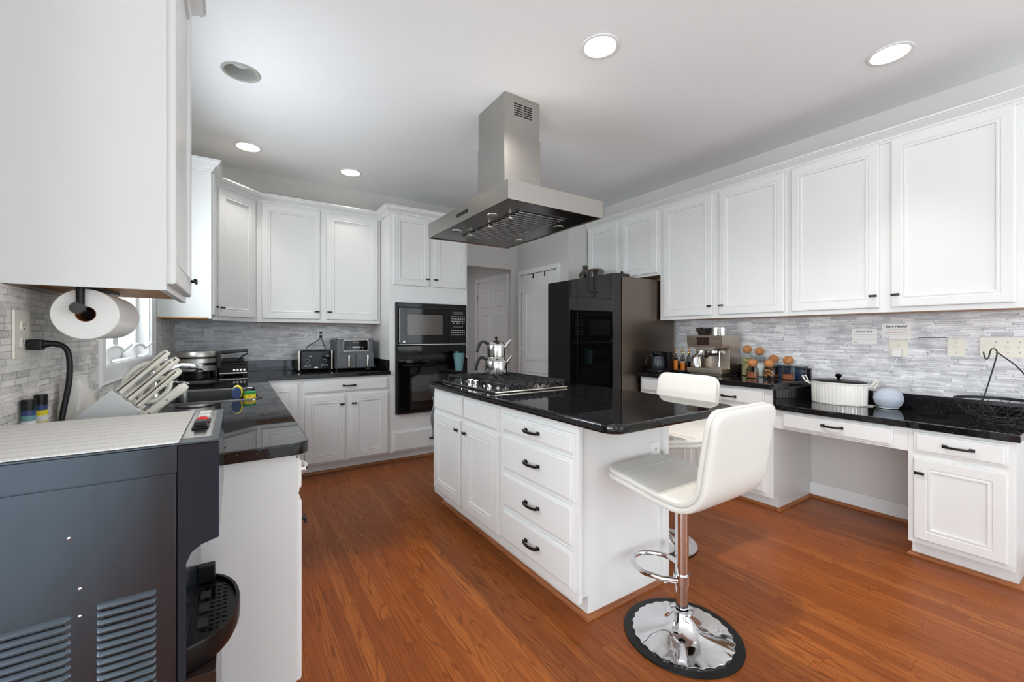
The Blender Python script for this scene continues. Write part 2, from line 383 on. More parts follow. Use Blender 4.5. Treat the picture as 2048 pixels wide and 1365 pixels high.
# floor and ceiling
PLAN = [(-4.8, -6.3), (3.95, -6.3), (3.95, 6.6), (-.6, 6.6), (-.6, 1.05), (-4.8, 1.05)]
mb = MB(); mb.slab(PLAN, -.1, 0); struct(mb.build('floor', OAK))
mb = MB(); mb.box(-4.78, -.72, -6.15, -.2, 0, .012); mb.box(.3, 3.7, -6.15, -.9, 0, .012); struct(mb.build('floor_bounce_carpet', mat('pale bounce carpet', (226, 227, 225), .95), None, 0))  # unseen carpet, added for neutral bounce; gap between pieces shapes a reflection
CANS = [((1.644, 1.636), 1, 'lit recessed ceiling light nearest the hood, upper middle of the photo'),
        ((3.03, .797), 1, 'lit recessed ceiling light above the desk at upper right'),
        ((.025, 2.965), 0, 'unlit grey recessed ceiling light beside the near left wall cabinet'),
        ((.084, 4.111), 1, 'lit recessed ceiling light above the corner wall cabinet'),
        ((1.9, 5.55), 1, 'unseen recessed ceiling light added to brighten the hallway beyond the back wall'),  # unseen can, added to brighten the hallway
        ((.918, 4.215), 1, 'lit recessed ceiling light in front of the back wall cabinets')]
mb = MB()
mb.slab(PLAN, ZC, ZC+.03, [[(c[0]+.084*math.cos(2*PI*k/32), c[1]+.084*math.sin(2*PI*k/32)) for k in range(32)] for c, _, _ in CANS])
struct(mb.build('ceiling', CEIL))
for (cx, cy), on, lab in CANS:
    t = thing('recessed_light', lab, 'ceiling light', (cx, cy, ZC-.004), 'recessed ceiling lights')
    mb = MB(); mb.lathe([(.083, -.0005), (.101, -.0005), (.1005, -.004), (.096, -.006), (.086, -.006), (.083, -.003)], (cx, cy, ZC), 40, closed=True); mb.build('trim_ring', TRIMW if on else BAFFOFF, t)
    mb = MB(); mb.lathe([(.0835, -.002), (.08, .012), (.074, .045), (.066, .085), (.066, .09), (.078, .05), (.0835, .012)], (cx, cy, ZC), 40, closed=True); mb.build('baffle', BAFFLE if on else BAFFOFF, t)
    mb = MB(); mb.lathe([(.001, .034), (.02, .035), (.04, .041), (.054, .055), (.06, .075), (.06, .084), (.03, .095), (.001, .097)], (cx, cy, ZC), 32); mb.build('bulb', BULB if on else BULBOFF, t)
    if on:
        hall = cy > 5
        l = D.lights.new('recessed_light_lamp', 'SPOT'); mid = 1 < cx < 2 and not hall; l.energy = 36 if hall else 122 if mid else (16 if cx > .5 and cy > 4 else 34 if cy > 4 else 40); l.color = (.98, .98, 1.) if hall else (1., .95, .89); l.spot_size = math.radians(150 if hall else 136 if mid else 66); l.spot_blend = 1.; l.shadow_soft_size = .055
        o = D.objects.new('lamp', l); COL.objects.link(o); o.parent = t; o.location = (0, 0, .025)

# walls
def wall(name, boxes, m=WALL):
    mb = MB()
    for b in boxes: mb.box(*b)
    return struct(mb.build(name, m, None, 0))
WY0, WY1, WZ0, WZ1 = 2.32, 3.46, 1.135, 2.22           # sink window opening
wl = wall('wall_left', [(XL-.14, XL, .95, WY0, 0, ZC), (XL-.14, XL, WY1, YB+.14, 0, ZC), (XL-.14, XL, WY0, WY1, 0, WZ0), (XL-.14, XL, WY0, WY1, WZ1, ZC)])
wb = wall('wall_back', [(XL-.14, 2.105, YB, YB+.12, 0, ZC), (2.105, 3.075, YB, YB+.12, 2.135, ZC), (3.075, XR+.14, YB, YB+.12, 0, ZC)])
wr = wall('wall_right', [(XR, XR+.14, -1.6, 6.6, 0, ZC), (XR, XR+.14, -6.3, -4.4, 0, ZC), (XR, XR+.14, -4.4, -1.6, 0, .85), (XR, XR+.14, -4.4, -1.6, 2.25, ZC)])
wp = wall('wall_pantry', [(XP, XP+.1, YP, 3.855, 0, ZC), (XP, XP+.1, 4.615, YB, 0, ZC), (XP, XP+.1, 3.855, 4.615, 2.06, ZC), (XP+.1, XR, YP, YP+.1, 0, ZC)])
wh = wall('wall_hall', [(3.075, 3.17, YB+.12, 4.83, 0, ZC), (3.075, 3.17, 5.63, 6.6, 0, ZC), (3.075, 3.17, 4.83, 5.63, 2.05, ZC), (.6, 3.075, 6.5, 6.6, 0, ZC), (.5, .6, YB+.12, 6.6, 0, ZC)], HALLP)
wall('wall_rear', [(-4.8, -3.7, -6.3, -6.18, 0, ZC), (-1.1, .25, -6.3, -6.18, 0, ZC), (3.55, XR, -6.3, -6.18, 0, ZC), (-3.7, -1.1, -6.3, -6.18, 2.38, ZC), (.25, 3.55, -6.3, -6.18, 2.38, ZC), (-3.7, -1.1, -6.3, -6.18, 0, .6)], wall_paint('darkened rear wall', (126, 120, 112)))  # unseen rear wall, colour darkened to dim its bounce and reflections
wall('wall_nook', [(-4.9, -4.8, -6.3, -4.6, 0, ZC), (-4.9, -4.8, .2, .95, 0, ZC), (-4.9, -4.8, -4.6, .2, 0, .6), (-4.9, -4.8, -4.6, .2, 2.3, ZC), (-4.9, XL-.14, .95, 1.05, 0, ZC)])  # unseen nook walls, added around the daylight opening
# stone splash on the walls
mb = MB(); mb.box(XL, XL+.011, 1.06, 2.235, CT, 1.377); mb.box(XL, XL+.011, 3.545, YB, CT, 1.3745); mb.box(XL, XL+.011, 2.2351, 3.5449, CT, 1.08); struct(mb.build('wall_left_tile', TILE_L, None, 0))
struct(box('wall_back_tile', TILE_B, None, XL+.011, 1.256, YB-.011, YB, CT, 1.376))
struct(box('wall_right_tile', TILE_R, None, XR-.011, XR, 1.4565, 2.68, CT, 1.4035)); struct(box('wall_right_tile', TILE_R, None, XR-.011, XR, .36, 1.4565, DZ, 1.4035))
# hall floor trim
struct(box('baseboard_hall', TRIMW, None, 3.06, 3.075, YB+.12, 4.76, 0, .12)); struct(box('baseboard_right', TRIMW, None, XR-.014, XR, .76, 1.47, 0, .115, b=.004))
struct(box('baseboard_right', TRIMW, None, XR-.014, XR, -6.18, .36, 0, .115, b=.004))

# sink window
win = struct(D.objects.new('window_1', None)); COL.objects.link(win); win.location = (XL, 2.89, WZ0)
T = FXP(XL)
mb = MB()
def casing(mb, T, u0, u1, v0, v1, wd, pr=((0, .012), (.15, .022), (.3, .016), (.75, .02), (1, .01))):
    rr = []
    for k, w in pr:
        d = wd*(1-k); rr.append([(u0-d, v0-d, w), (u1+d, v0-d, w), (u1+d, v1+d, w), (u0-d, v1+d, w)])
    rr = [[(p[0], p[1], 0.) for p in rr[0]]]+rr+[[(p[0], p[1], 0.) for p in rr[-1]]]
    mb.rings(rr, closed=True, T=T)
casing(mb, T, WY0, WY1, WZ0, WZ1, .085); mb.build('casing', TRIMW, win)
mb = MB(); mb.box(XL-.14, XL+.004, WY0, WY1, WZ0-.02, WZ0+.006); mb.box(XL-.14, XL, WY0, WY0+.012, WZ0, WZ1); mb.box(XL-.14, XL, WY1-.012, WY1, WZ0, WZ1); mb.box(XL-.14, XL, WY0, WY1, WZ1-.012, WZ1); mb.build('jamb', TRIMW, win)
for a, b_ in ((WY0+.012, 2.885), (2.895, WY1-.012)):
    mb = MB()
    for q in ((a, a+.05, WZ0+.006, WZ1-.012), (b_-.05, b_, WZ0+.006, WZ1-.012), (a+.05, b_-.05, WZ0+.006, WZ0+.062), (a+.05, b_-.05, WZ1-.06, WZ1-.012)):
        mb.box(XL-.10, XL-.055, *q, b=.004)
    f = mb.build('sash', TRIMW, win)
    box('pane', PANE, f, XL-.081, XL-.077, a+.045, b_-.045, WZ0+.055, WZ1-.055)
    yc = a+.14
    mb = MB(); mb.lathe([(.034, 0), (.034, .012), (.026, .03), (.02, .046), (.012, .05)], (XL-.026, yc, WZ0+.006), 20); cr = mb.build('crank_base', WHITEP, win)
    mb = MB(); mb.tube(spl([(XL-.026, yc, WZ0+.042), (XL-.012, yc+.03, WZ0+.066), (XL+.004, yc+.075, WZ0+.074), (XL+.016, yc+.115, WZ0+.062), (XL+.02, yc+.13, WZ0+.05)]), [.011-.0002*k for k in range(25)], 10)
    mb.cyl((XL+.02, yc+.128, WZ0+.052), (XL+.045, yc+.152, WZ0+.083), .0075, .0095, 12); mb.build('crank_handle', WHITEP, win)
# outside the window: neighbouring siding and deck rail
t = thing('neighbour_house', 'white sided house wall seen outside the sink window', 'house', (-4.6, 4.2, 0))
mb = MB(); mb.box(-4.7, -4.6, 1.2, 9., -1, 3.2); 
for k in range(28): mb.box(-4.6, -4.585, 1.2, 9., -1+k*.15, -.995+k*.15+.12)
mb.build('siding', OUTW, t)
t = thing('deck_rail', 'grey deck railing outside the sink window', 'railing', (-1.9, 3.6, 0))
mb = MB(); mb.box(-1.93, -1.87, 2., 6., 1.10, 1.15); mb.box(-1.93, -1.87, 2., 6., .25, .3); mb.build('rail', SIDEG, t)
mb = MB()
for k in range(26): mb.box(-1.915, -1.885, 2.02+k*.155, 2.05+k*.155, .3, 1.1)
mb.build('balusters', SIDEG, t)
for yy in (2.1, 5.9): box('post', SIDEG, t, -1.95, -1.85, yy-.05, yy+.05, -.3, 1.2)

# unseen rear glazing behind the camera, added to supply daylight and reflections
for n_, (x0, x1, z0, z1) in ((2, (.25, 3.55, 0, 2.38)), (3, (-3.7, -1.1, .6, 2.38))):
    r = struct(D.objects.new('window_%d' % n_, None)); COL.objects.link(r); r.location = (x0, -6.2, z0)
    mb = MB(); k = 3 if n_ == 2 else 2
    for i in range(k):
        a = x0+(x1-x0)*i/k; b_ = x0+(x1-x0)*(i+1)/k
        mb.box(a, a+.06, -6.27, -6.2, z0, z1); mb.box(b_-.06, b_, -6.27, -6.2, z0, z1); mb.box(a, b_, -6.27, -6.2, z0, z0+.08); mb.box(a, b_, -6.27, -6.2, z1-.08, z1)
    mb.build('window_frame', TRIMW, r, 0); box('pane', PANE, r, x0, x1, -6.24, -6.235, z0, z1)

r = struct(D.objects.new('window_4', None)); COL.objects.link(r); r.location = (-4.85, -2.2, .6)  # unseen nook window, added to supply daylight from the left
mb = MB()
for i in range(3):
    a = -4.6+4.8*i/3; b_ = a+4.8/3
    mb.box(-4.88, -4.82, a, a+.06, .6, 2.3); mb.box(-4.88, -4.82, b_-.06, b_, .6, 2.3); mb.box(-4.88, -4.82, a+.06, b_-.06, .6, .68); mb.box(-4.88, -4.82, a+.06, b_-.06, 2.22, 2.3)
mb.build('window_frame', TRIMW, r, 0); box('pane', PANE, r, -4.852, -4.847, -4.6, .2, .6, 2.3)

r = struct(D.objects.new('window_5', None)); COL.objects.link(r); r.location = (XR, -3.0, .85)  # unseen window, added for light on faces turned to the right
mb = MB()
for i in range(2):
    a = -4.4+1.4*i; b_ = a+1.4
    mb.box(XR+.03, XR+.09, a, a+.06, .85, 2.25); mb.box(XR+.03, XR+.09, b_-.06, b_, .85, 2.25); mb.box(XR+.03, XR+.09, a+.06, b_-.06, .85, .93); mb.box(XR+.03, XR+.09, a+.06, b_-.06, 2.17, 2.25)
mb.build('window_frame', TRIMW, r, 0); box('pane', PANE, r, XR+.058, XR+.062, -4.4, -1.6, .85, 2.25)

# doors of hall and pantry
def panel_door(name, T, u0, u1, z1, outlines, hinge_u):
    r = struct(D.objects.new(name, None)); COL.objects.link(r); r.location = T(u0, 0, 0)
    mb = MB(); mb.box(u0+.003, u1-.003, .008, z1-.004, -.045, -.004, T=T); d = mb.build('door_leaf', TRIMW, r, 0)
    for ol in outlines:
        mb = MB(); n = len(ol); cx = sum(p[0] for p in ol)/n; cz = sum(p[1] for p in ol)/n
        hw = max(p[0] for p in ol)-cx; hh = max(p[1] for p in ol)-cz
        def ins(d_): return [(cx+(p[0]-cx)*(1-d_/hw), cz+(p[1]-cz)*(1-d_/hh)) for p in ol]
        rr = [[(p[0], p[1], w) for p in ins(d_)] for d_, w in ((0, -.004), (.004, .004), (.012, .005), (.02, -.002), (.03, -.002), (.05, .003))]
        mb.rings(rr, cap0=False, T=T); mb.build('panel', TRIMW, d, 25)
    mb = MB(); pw = .06
    mb.box(u0-pw, u0, 0, z1+pw, .0, .016, b=.004, T=T); mb.box(u1, u1+pw, 0, z1+pw, .0, .016, b=.004, T=T); mb.box(u0, u1, z1, z1+pw, .0, .016, b=.004, T=T)
    mb.build('casing', TRIMW, r)
    for z in (.25, 1.08, 1.82):
        mb = MB(); mb.cyl((hinge_u, z-.045, .004), (hinge_u, z+.045, .004), .007, T=T, n=10); mb.build('hinge', STEEL, r)
    return r
def arch(u0, u1, z0, z1, rise):
    n = 12; pts = [(u0, z0), (u1, z0)]
    for k in range(n+1):
        s_ = k/n; pts.append((u1+(u0-u1)*s_, z1-rise+rise*(.5-.5*math.cos(2*PI*s_))))
    return pts
pd = panel_door('door_1', FXN(XP), 3.86, 4.61, 2.05, [arch(3.97, 4.50, .92, 1.90, .09), [(3.97, .2), (4.50, .2), (4.50, .80), (3.97, .80)]], 4.61)
for u in (4.34, 4.10):
    mb = MB(); mb.box(u-.006, u+.006, 1.985, 2.054, -.003, .006, T=FXN(XP)); mb.build('over_door_hook', DARKM, pd, 0)
mb = MB(); mb.box(4.60, 4.625, 1.82, 1.86, .012, .03, b=.003, T=FXN(XP)); mb.box(4.605, 4.612, 1.74, 1.86, .016, .024, T=FXN(XP)); mb.build('child_latch', WHITEP, pd)
mb = MB(); mb.lathe([(.012, 0), (.012, .03), (.027, .04), (.03, .052), (.024, .066), (.002, .07)], n=20, T=lambda x, y, z: FXN(XP)(3.93+x, .96+y, z)); mb.build('door_knob', DARKM, pd)
q = lambda a, b, c, d_: [(a, c), (b, c), (b, d_), (a, d_)]
panel_door('door_2', FXN(3.075), 4.83, 5.63, 2.04, [q(4.94, 5.18, 1.66, 1.90), q(5.28, 5.52, 1.66, 1.90), q(4.94, 5.18, .95, 1.56), q(5.28, 5.52, .95, 1.56), q(4.94, 5.18, .2, .82), q(5.28, 5.52, .2, .82)], 5.63)

# ---------------------------------------------------------------- cabinet pieces
def door_rings(mb, T, u0, u1, v0, v1, stile=.062):
    u0, u1 = sorted((u0, u1)); rr = []
    for d, w in ((0, 0), (0, .013), (.003, .0175), (.007, .019), (stile-.012, .019), (stile-.009, .0165), (stile-.004, .0165), (stile-.001, .0185), (stile+.006, .0185), (stile+.009, .011), (stile+.016, .0095)):
        rr.append([(u0+d, v0+d, w), (u1-d, v0+d, w), (u1-d, v1-d, w), (u0+d, v1-d, w)])
    mb.rings(rr, T=T)
def drawer_rings(mb, T, u0, u1, v0, v1):
    u0, u1 = sorted((u0, u1)); rr = []
    for d, w in ((0, 0), (0, .009), (.002, .011), (.010, .0125), (.012, .0175), (.016, .0195)):
        rr.append([(u0+d, v0+d, w), (u1-d, v0+d, w), (u1-d, v1-d, w), (u0+d, v1-d, w)])
    mb.rings(rr, T=T)
def pull(parent, T, u, v, L=.1, m=DARKM, name='handle'):
    mb = MB(); h = L/2
    for s_ in (-1, 1):
        mb.box(u+s_*h-.011, u+s_*h+.011, v-.0085, v+.0085, .019, .024, b=.002, T=T); mb.box(u+s_*h-.007, u+s_*h+.007, v-.006, v+.006, .022, .040, b=.002, T=T)
    n = 9; rr = []
    for k in range(n):
        s_ = -1+2*k/(n-1); w = .038+.012*(1-s_*s_); hh = .0045
        rr.append([(u+s_*(h+.004), v-.0055, w-hh), (u+s_*(h+.004), v+.0055, w-hh), (u+s_*(h+.004), v+.0055, w+hh), (u+s_*(h+.004), v-.0055, w+hh)])
    mb.rings(rr, T=T); return mb.build(name, m, parent)
def tknob(parent, T, u, v, m=DARKM):
    mb = MB(); mb.cyl((u, v, .018), (u, v, .03), .0065, .005, 10, T=T)
    rr = []
    for k in range(7):
        s_ = -1+2*k/6; w = .032+.003*(1-s_*s_); a = .0065+.0015*s_*s_
        rr.append([(u+s_*.02, v-a, w-.004), (u+s_*.02, v+a, w-.004), (u+s_*.02, v+a, w+.004), (u+s_*.02, v-a, w+.004)])
    mb.rings(rr, T=T); return mb.build('handle', m, parent)
def rknob(parent, T, u, v):
    mb = MB(); mb.lathe([(.006, .018), (.005, .028), (.012, .033), (.0155, .039), (.013, .045), (.001, .048)], n=16, T=lambda x, y, z: T(u+x, v+y, z)); return mb.build('knob', DARKM, parent)
def cab_door(parent, T, u0, u1, v0, v1, knob=None, kind='t', stile=.062):
    mb = MB(); door_rings(mb, T, u0, u1, v0, v1, stile); d = mb.build('door', CAB, parent, 20)
    if knob: (tknob if kind == 't' else rknob)(d, T, *knob)
    return d
def cab_drawer(parent, T, u0, u1, v0, v1, pu=None, L=.1, m=DARKM):
    mb = MB(); drawer_rings(mb, T, u0, u1, v0, v1); d = mb.build('drawer', CAB, parent, 20)
    if pu: pull(d, T, pu[0], pu[1], L, m)
    return d

# ---- right wall cabinets
T = FXN(3.47); ZR = 1.405; ZT = 2.52
def upper(label, y0, y1, zb, doors, kind='t', grp='wall cabinets along the right wall'):
    t = thing('wall_cabinet', label, 'wall cabinet', (3.47, (y0+y1)/2, zb), grp)
    mb = MB(); mb.box(3.485, XR-.001, y0, y1, zb+.012, ZT); mb.box(3.47, 3.486, y0, y1, zb, ZT, b=.001); mb.build('body', CAB, t, 0)
    box('bottom_panel', WOOD, t, 3.488, XR-.001, y0+.004, y1-.004, zb+.002, zb+.0118)
    for d in doors: cab_door(t, T, *d, kind=kind)
    return t
upper('white two-door wall cabinet nearest the right edge, above the desk', .37, 1.499, ZR, [(.905, .397, ZR+.03, 2.487, (.893-.012, 1.513)), (1.477, .964, ZR+.03, 2.487, (.99, 1.513))])
upper('white two-door wall cabinet above the espresso machine', 1.50, 2.639, ZR, [(2.035, 1.523, ZR+.03, 2.487, (2.012, 1.513)), (2.60, 2.094, ZR+.03, 2.487, (2.117, 1.513))])
upper('short white wall cabinet above the refrigerator', 2.64, 3.652, 1.85, [(3.124, 2.668, 1.875, 2.487, (3.095, 1.925)), (3.632, 3.188, 1.875, 2.487, (3.215, 1.925))], 'r')

def crown(path, name, z0=2.47, ztop=2.545, out=.06):
    """path: list of (x,y) along the cabinet face, outward is to the right of travel"""
    prof = [(.0, z0), (.006, z0), (.008, z0+.012), (.014, z0+.016), (.016, z0+.026), (.03, z0+.04), (.046, z0+.05), (.05, z0+.056), (.052, ztop-.012), (out, ztop-.01), (out, ztop), (0, ztop)]
    P = [Vector(p) for p in path]; n = len(P); rr = []
    for i in range(n):
        d1 = (P[i]-P[i-1]).normalized() if i > 0 else (P[1]-P[0]).normalized()
        d2 = (P[i+1]-P[i]).normalized() if i < n-1 else d1
        n1 = Vector((d1.y, -d1.x)); n2 = Vector((d2.y, -d2.x)); b_ = (n1+n2); b_ = b_/b_.dot(n1)
        rr.append([(P[i].x+b_.x*o, P[i].y+b_.y*o, z) for o, z in prof])
    mb = MB(); mb.rings(rr); return struct(mb.build(name, CAB, None, 30))
crown([(3.469, 3.653), (3.469, .37), (XR, .37)], 'trim_1', 2.485, 2.555)

# ---- back and left wall cabinets
ZB_ = 1.378; TB = FYN(4.395)
t = thing('wall_cabinet', 'white two-door wall cabinet above the toaster and air fryer', 'wall cabinet', (.70, 4.395, ZB_), 'wall cabinets on the back and left walls')
mb = MB(); mb.box(.157, 1.252, 4.41, YB-.001, ZB_+.012, 2.50); mb.box(.157, 1.252, 4.395, 4.411, ZB_, 2.50, b=.001); mb.build('body', CAB, t, 0)
box('bottom_panel', WOOD, t, .16, 1.25, 4.413, YB-.001, ZB_+.002, ZB_+.0118)
cab_door(t, TB, .192, .674, 1.41, 2.445, (.648, 1.482)); cab_door(t, TB, .732, 1.222, 1.41, 2.445, (.757, 1.482))
t = thing('corner_cabinet', 'white diagonal corner wall cabinet with one narrow door', 'wall cabinet', (-.2, 4.4, ZB_), 'wall cabinets on the back and left walls')
mb = MB(); mb.slab([(XL+.001, YB-.001), (XL+.001, 4.096), (-.148, 4.096), (.156, 4.396), (.156, YB-.001)], ZB_, 2.50); mb.build('body', CAB, t, 0)
_a = Vector((-.148, 4.096)); _d = (Vector((.156, 4.396))-_a).normalized(); _nn = Vector((_d.y, -_d.x))
TD = lambda u, v, w: (_a.x+_d.x*u+_nn.x*w, _a.y+_d.y*u+_nn.y*w, v)
cab_door(t, TD, .03, .395, 1.41, 2.445, (.055, 1.482))
t = thing('wall_cabinet', 'narrow white wall cabinet between the window and the corner, end panel facing out', 'wall cabinet', (-.3, 3.92, ZB_), 'wall cabinets on the back and left walls')
mb = MB(); mb.box(XL+.001, -.165, 3.75, 4.094, ZB_+.01, 2.50); mb.box(-.166, -.15, 3.75, 4.094, ZB_, 2.50, b=.001); mb.build('body', CAB, t, 0)
box('bottom_panel', WOOD, t, XL+.001, -.168, 3.752, 4.092, ZB_+.001, ZB_+.0098)
cab_door(t, FXP(-.15), 3.775, 4.07, 1.41, 2.445, (4.045, 1.482), stile=.05)
crown([(XL+.001, 3.749), (-.149, 3.749), (-.149, 4.096), (.157, 4.394), (1.252, 4.394)], 'trim_2', 2.445, 2.523)
t = thing('wall_cabinet', 'large white wall cabinet at upper left, nearest the camera, above the paper towels', 'wall cabinet', (-.3, 1.7, 1.38), 'wall cabinets on the back and left walls')
mb = MB(); mb.box(XL+.001, -.172, 1.466, 1.98, 1.40, 2.50); mb.box(XL+.001, -.172, 1.45, 1.466, 1.38, 2.50); mb.box(-.173, -.156, 1.45, 1.98, 1.38, 2.50, b=.001); mb.build('body', CAB, t, 0)
box('bottom_panel', WOOD, t, XL+.001, -.174, 1.467, 1.978, 1.392, 1.3995)
cab_door(t, FXP(-.156), 1.468, 1.955, 1.40, 2.455, (1.92, 1.455))
crown([(XL+.001, 1.449), (-.155, 1.449), (-.155, 1.981), (XL+.001, 1.981)], 'trim_3', 2.445, 2.523)

# ---- oven tower
TT = FYN(4.095)
t = thing('oven_cabinet', 'tall white oven cabinet with two upper doors and a bottom drawer', 'cabinet', (1.68, 4.095, 0))
mb = MB(); mb.box(1.257, 1.30, 4.11, YB-.001, .1, 2.50); mb.box(2.095, 2.103, 4.11, YB-.001, .1, 2.50); mb.box(1.30, 2.095, 4.11, YB-.001, 1.60, 2.50); mb.box(1.30, 2.095, 4.11, YB-.001, .1, .468)
mb.box(1.257, 2.103, 4.17, YB-.001, 0, .1); mb.box(1.257, 1.312, 4.095, 4.111, .1, 2.50); mb.box(2.085, 2.103, 4.095, 4.111, .1, 2.50); mb.box(1.312, 2.085, 4.095, 4.111, 1.586, 2.50); mb.box(1.312, 2.085, 4.095, 4.111, .1, .472)
mb.build('body', CAB, t, 0)
cab_door(t, TT, 1.289, 1.663, 1.757, 2.455, (1.64, 1.83)); cab_door(t, TT, 1.707, 2.08, 1.757, 2.455, (1.73, 1.83))
cab_drawer(t, TT, 1.289, 2.075, .11, .31, (1.72, .205))
crown([(1.256, YB-.002), (1.256, 4.094), (2.104, 4.094), (2.104, YB-.002)], 'trim_4', 2.445, 2.527)

# microwave and wall oven
t = thing('microwave_oven', 'black built-in microwave above the wall oven', 'microwave', (1.70, 4.09, 1.158))
mb = MB(); mb.box(1.316, 2.081, 4.062, 4.5, 1.158, 1.583, b=.004); mb.build('body', BLACKP, t)
mb = MB()
for k in range(5): mb.box(1.33, 2.067, 4.056, 4.063, 1.546+k*.0065, 1.5495+k*.0065)
mb.build('vent_grille', BLACKG, t, 0)
TM = FYN(4.062)
mb = MB(); mb.box(1.336, 1.865, 1.172, 1.532, 0, .018, b=.004, T=TM); d = mb.build('door', BLACKG, t)
mb = MB(); mb.slab(rrect(1.415, 1.795, 1.262, 1.466, .012), .0182, .0192, T=TM); mb.build('window', MWIN, d, 0)
mb = MB(); mb.box(1.338, 1.342, 1.19, 1.52, .018, .0195, T=TM); mb.box(1.336, 2.06, 1.163, 1.168, .0, .008, T=TM); mb.build('chrome_edge', STEEL, d)
mb = MB(); mb.box(1.872, 2.062, 1.172, 1.532, 0, .016, b=.004, T=TM); c = mb.build('control_panel', BLACKG, t)
mb = MB(); mb.box(1.915, 2.03, 1.478, 1.507, .016, .0168, T=TM); mb.box(1.915, 2.03, 1.335, 1.356, .016, .0168, T=TM); mb.build('display', MWIN, c, 0)
mb = MB()
for r_, zz in enumerate((1.455, 1.43, 1.405, 1.385, 1.31, 1.285, 1.262)):
    for k in range(8):
        if (r_, k) in ((3, 0), (3, 2), (3, 5), (3, 7)): continue
        x = 1.895+k*.0205; mb.box(x, x+.011, zz-.004, zz+.004, .016, .0166, T=TM)
mb.build('keypad', MARKW, c, 0)
mb = MB(); mb.lathe([(.001, 0), (.011, 0), (.011, .0008), (.001, .0008)], n=20, T=lambda x, y, z: TM(1.385+x, 1.195+y, .0182+z)); mb.build('badge', STEEL, d)
t = thing('wall_oven', 'black built-in wall oven below the microwave', 'oven', (1.70, 4.09, .475))
mb = MB(); mb.box(1.316, 2.081, 4.066, 4.55, .476, 1.156, b=.004); mb.build('body', BLACKP, t)
TO = FYN(4.066)
mb = MB(); mb.box(1.322, 2.076, 1.06, 1.15, 0, .012, b=.003, T=TO); mb.build('control_strip', BLACKG, t)
mb = MB()
for k in range(4): mb.box(1.34, 2.06, 1.03+k*.008, 1.034+k*.008, 0, .006, T=TO)
mb.build('vent_grille', BLACKP, t, 0)
mb = MB(); mb.box(1.322, 2.076, .51, 1.018, 0, .035, b=.006, T=TO); d = mb.build('door', BLACKG, t)
mb = MB(); mb.slab(rrect(1.46, 1.95, .60, .86, .04), .0352, .0362, T=TO); mb.build('window', OWIN, d, 0)
mb = MB(); mb.tube([(1.36, .958, .03), (1.36, .958, .062), (1.39, .958, .075), (2.01, .958, .075), (2.04, .958, .062), (2.04, .958, .03)], .012, 12, T=TO); mb.build('handle', BLACKG, d)
mb = MB(); mb.box(1.322, 2.076, .478, .505, 0, .018, b=.004, T=TO); mb.build('lower_trim', BLACKP, t)
# teal silicone holder hooked on the oven handle
t = thing('silicone_holder', 'teal cup-shaped silicone holder hanging on the oven door handle', 'pot holder', (1.925, 3.945, .89))
mb = MB(); mb.lathe([(.001, 0), (.034, 0), (.038, .006), (.047, .08), (.055, .16), (.056, .178), (.052, .178), (.043, .08), (.034, .01), (.001, .008)], (1.925, 3.93, .895), 28); mb.build('cup', TEAL, t)
mb = MB(); mb.tube([(1.925, 3.972, 1.02), (1.925, 3.984, 1.06), (1.925, 3.99, 1.085), (1.925, 3.965, 1.09), (1.925, 3.98, 1.05)], .011, 10); mb.build('hook_tab', TEAL, t)

# ---------------------------------------------------------------- base cabinets
def base_body(t, frame, u0, u1, depth, top=.874, m=CAB):
    mb = MB(); mb.box(u0, u1, .1, top, -depth, 0, T=frame); mb.box(u0, u1, 0, .1, -depth, -.075, T=frame); mb.build('body', m, t, 0)
# back run
TF = FYN(4.095)
t = thing('base_cabinet', 'white base cabinet with a wide drawer and two doors below the air fryer', 'base cabinet', (.86, 4.095, 0), 'base cabinets')
base_body(t, TF, .478, 1.256, .60)
cab_drawer(t, TF, .50, 1.238, .738, .852, (.878, .797)); cab_door(t, TF, .504, .842, .115, .712, (.812, .628)); cab_door(t, TF, .89, 1.238, .115, .712, (.918, .628))
t = thing('base_cabinet', 'white base cabinet with a narrow door in the corner left of the toaster', 'base cabinet', (.33, 4.095, 0), 'base cabinets')
base_body(t, TF, .188, .477, .60); cab_door(t, TF, .215, .453, .115, .84, None)
# left run
TLF = FXP(.165)
t = thing('base_cabinet', 'white base cabinet at the near end of the left counter, plain end panel', 'base cabinet', (-.14, 2.0, 0), 'base cabinets')
base_body(t, TLF, 1.53, 2.36, .618)
cab_drawer(t, TLF, 1.555, 2.335, .738, .852, (1.70, .785), .09, CHROME); cab_door(t, TLF, 1.555, 1.93, .115, .712, (1.60, .63)); cab_door(t, TLF, 1.96, 2.335, .115, .712, (2.29, .63))
t = thing('base_cabinet', 'white sink base cabinet under the left counter', 'base cabinet', (-.14, 2.9, 0), 'base cabinets')
mb = MB(); mb.box(2.362, 3.47, .1, .66, -.618, 0, T=TLF); mb.box(2.362, 3.47, .66, .874, -.015, 0, T=TLF); mb.box(2.362, 3.47, 0, .1, -.618, -.075, T=TLF); mb.build('body', CAB, t, 0)
cab_door(t, TLF, 2.39, 2.89, .115, .84, (2.85, .63)); cab_door(t, TLF, 2.93, 3.44, .115, .84, (2.97, .63))
t = thing('base_cabinet', 'white corner base cabinet joining the left and back counters', 'base cabinet', (-.14, 4.0, 0), 'base cabinets')
mb = MB(); mb.box(XL+.002, .165, 3.472, YB-.001, .1, .874); mb.box(XL+.002, .09, 3.472, YB-.001, 0, .1); mb.build('body', CAB, t, 0)
cab_door(t, TLF, 3.50, 4.05, .115, .84, None)

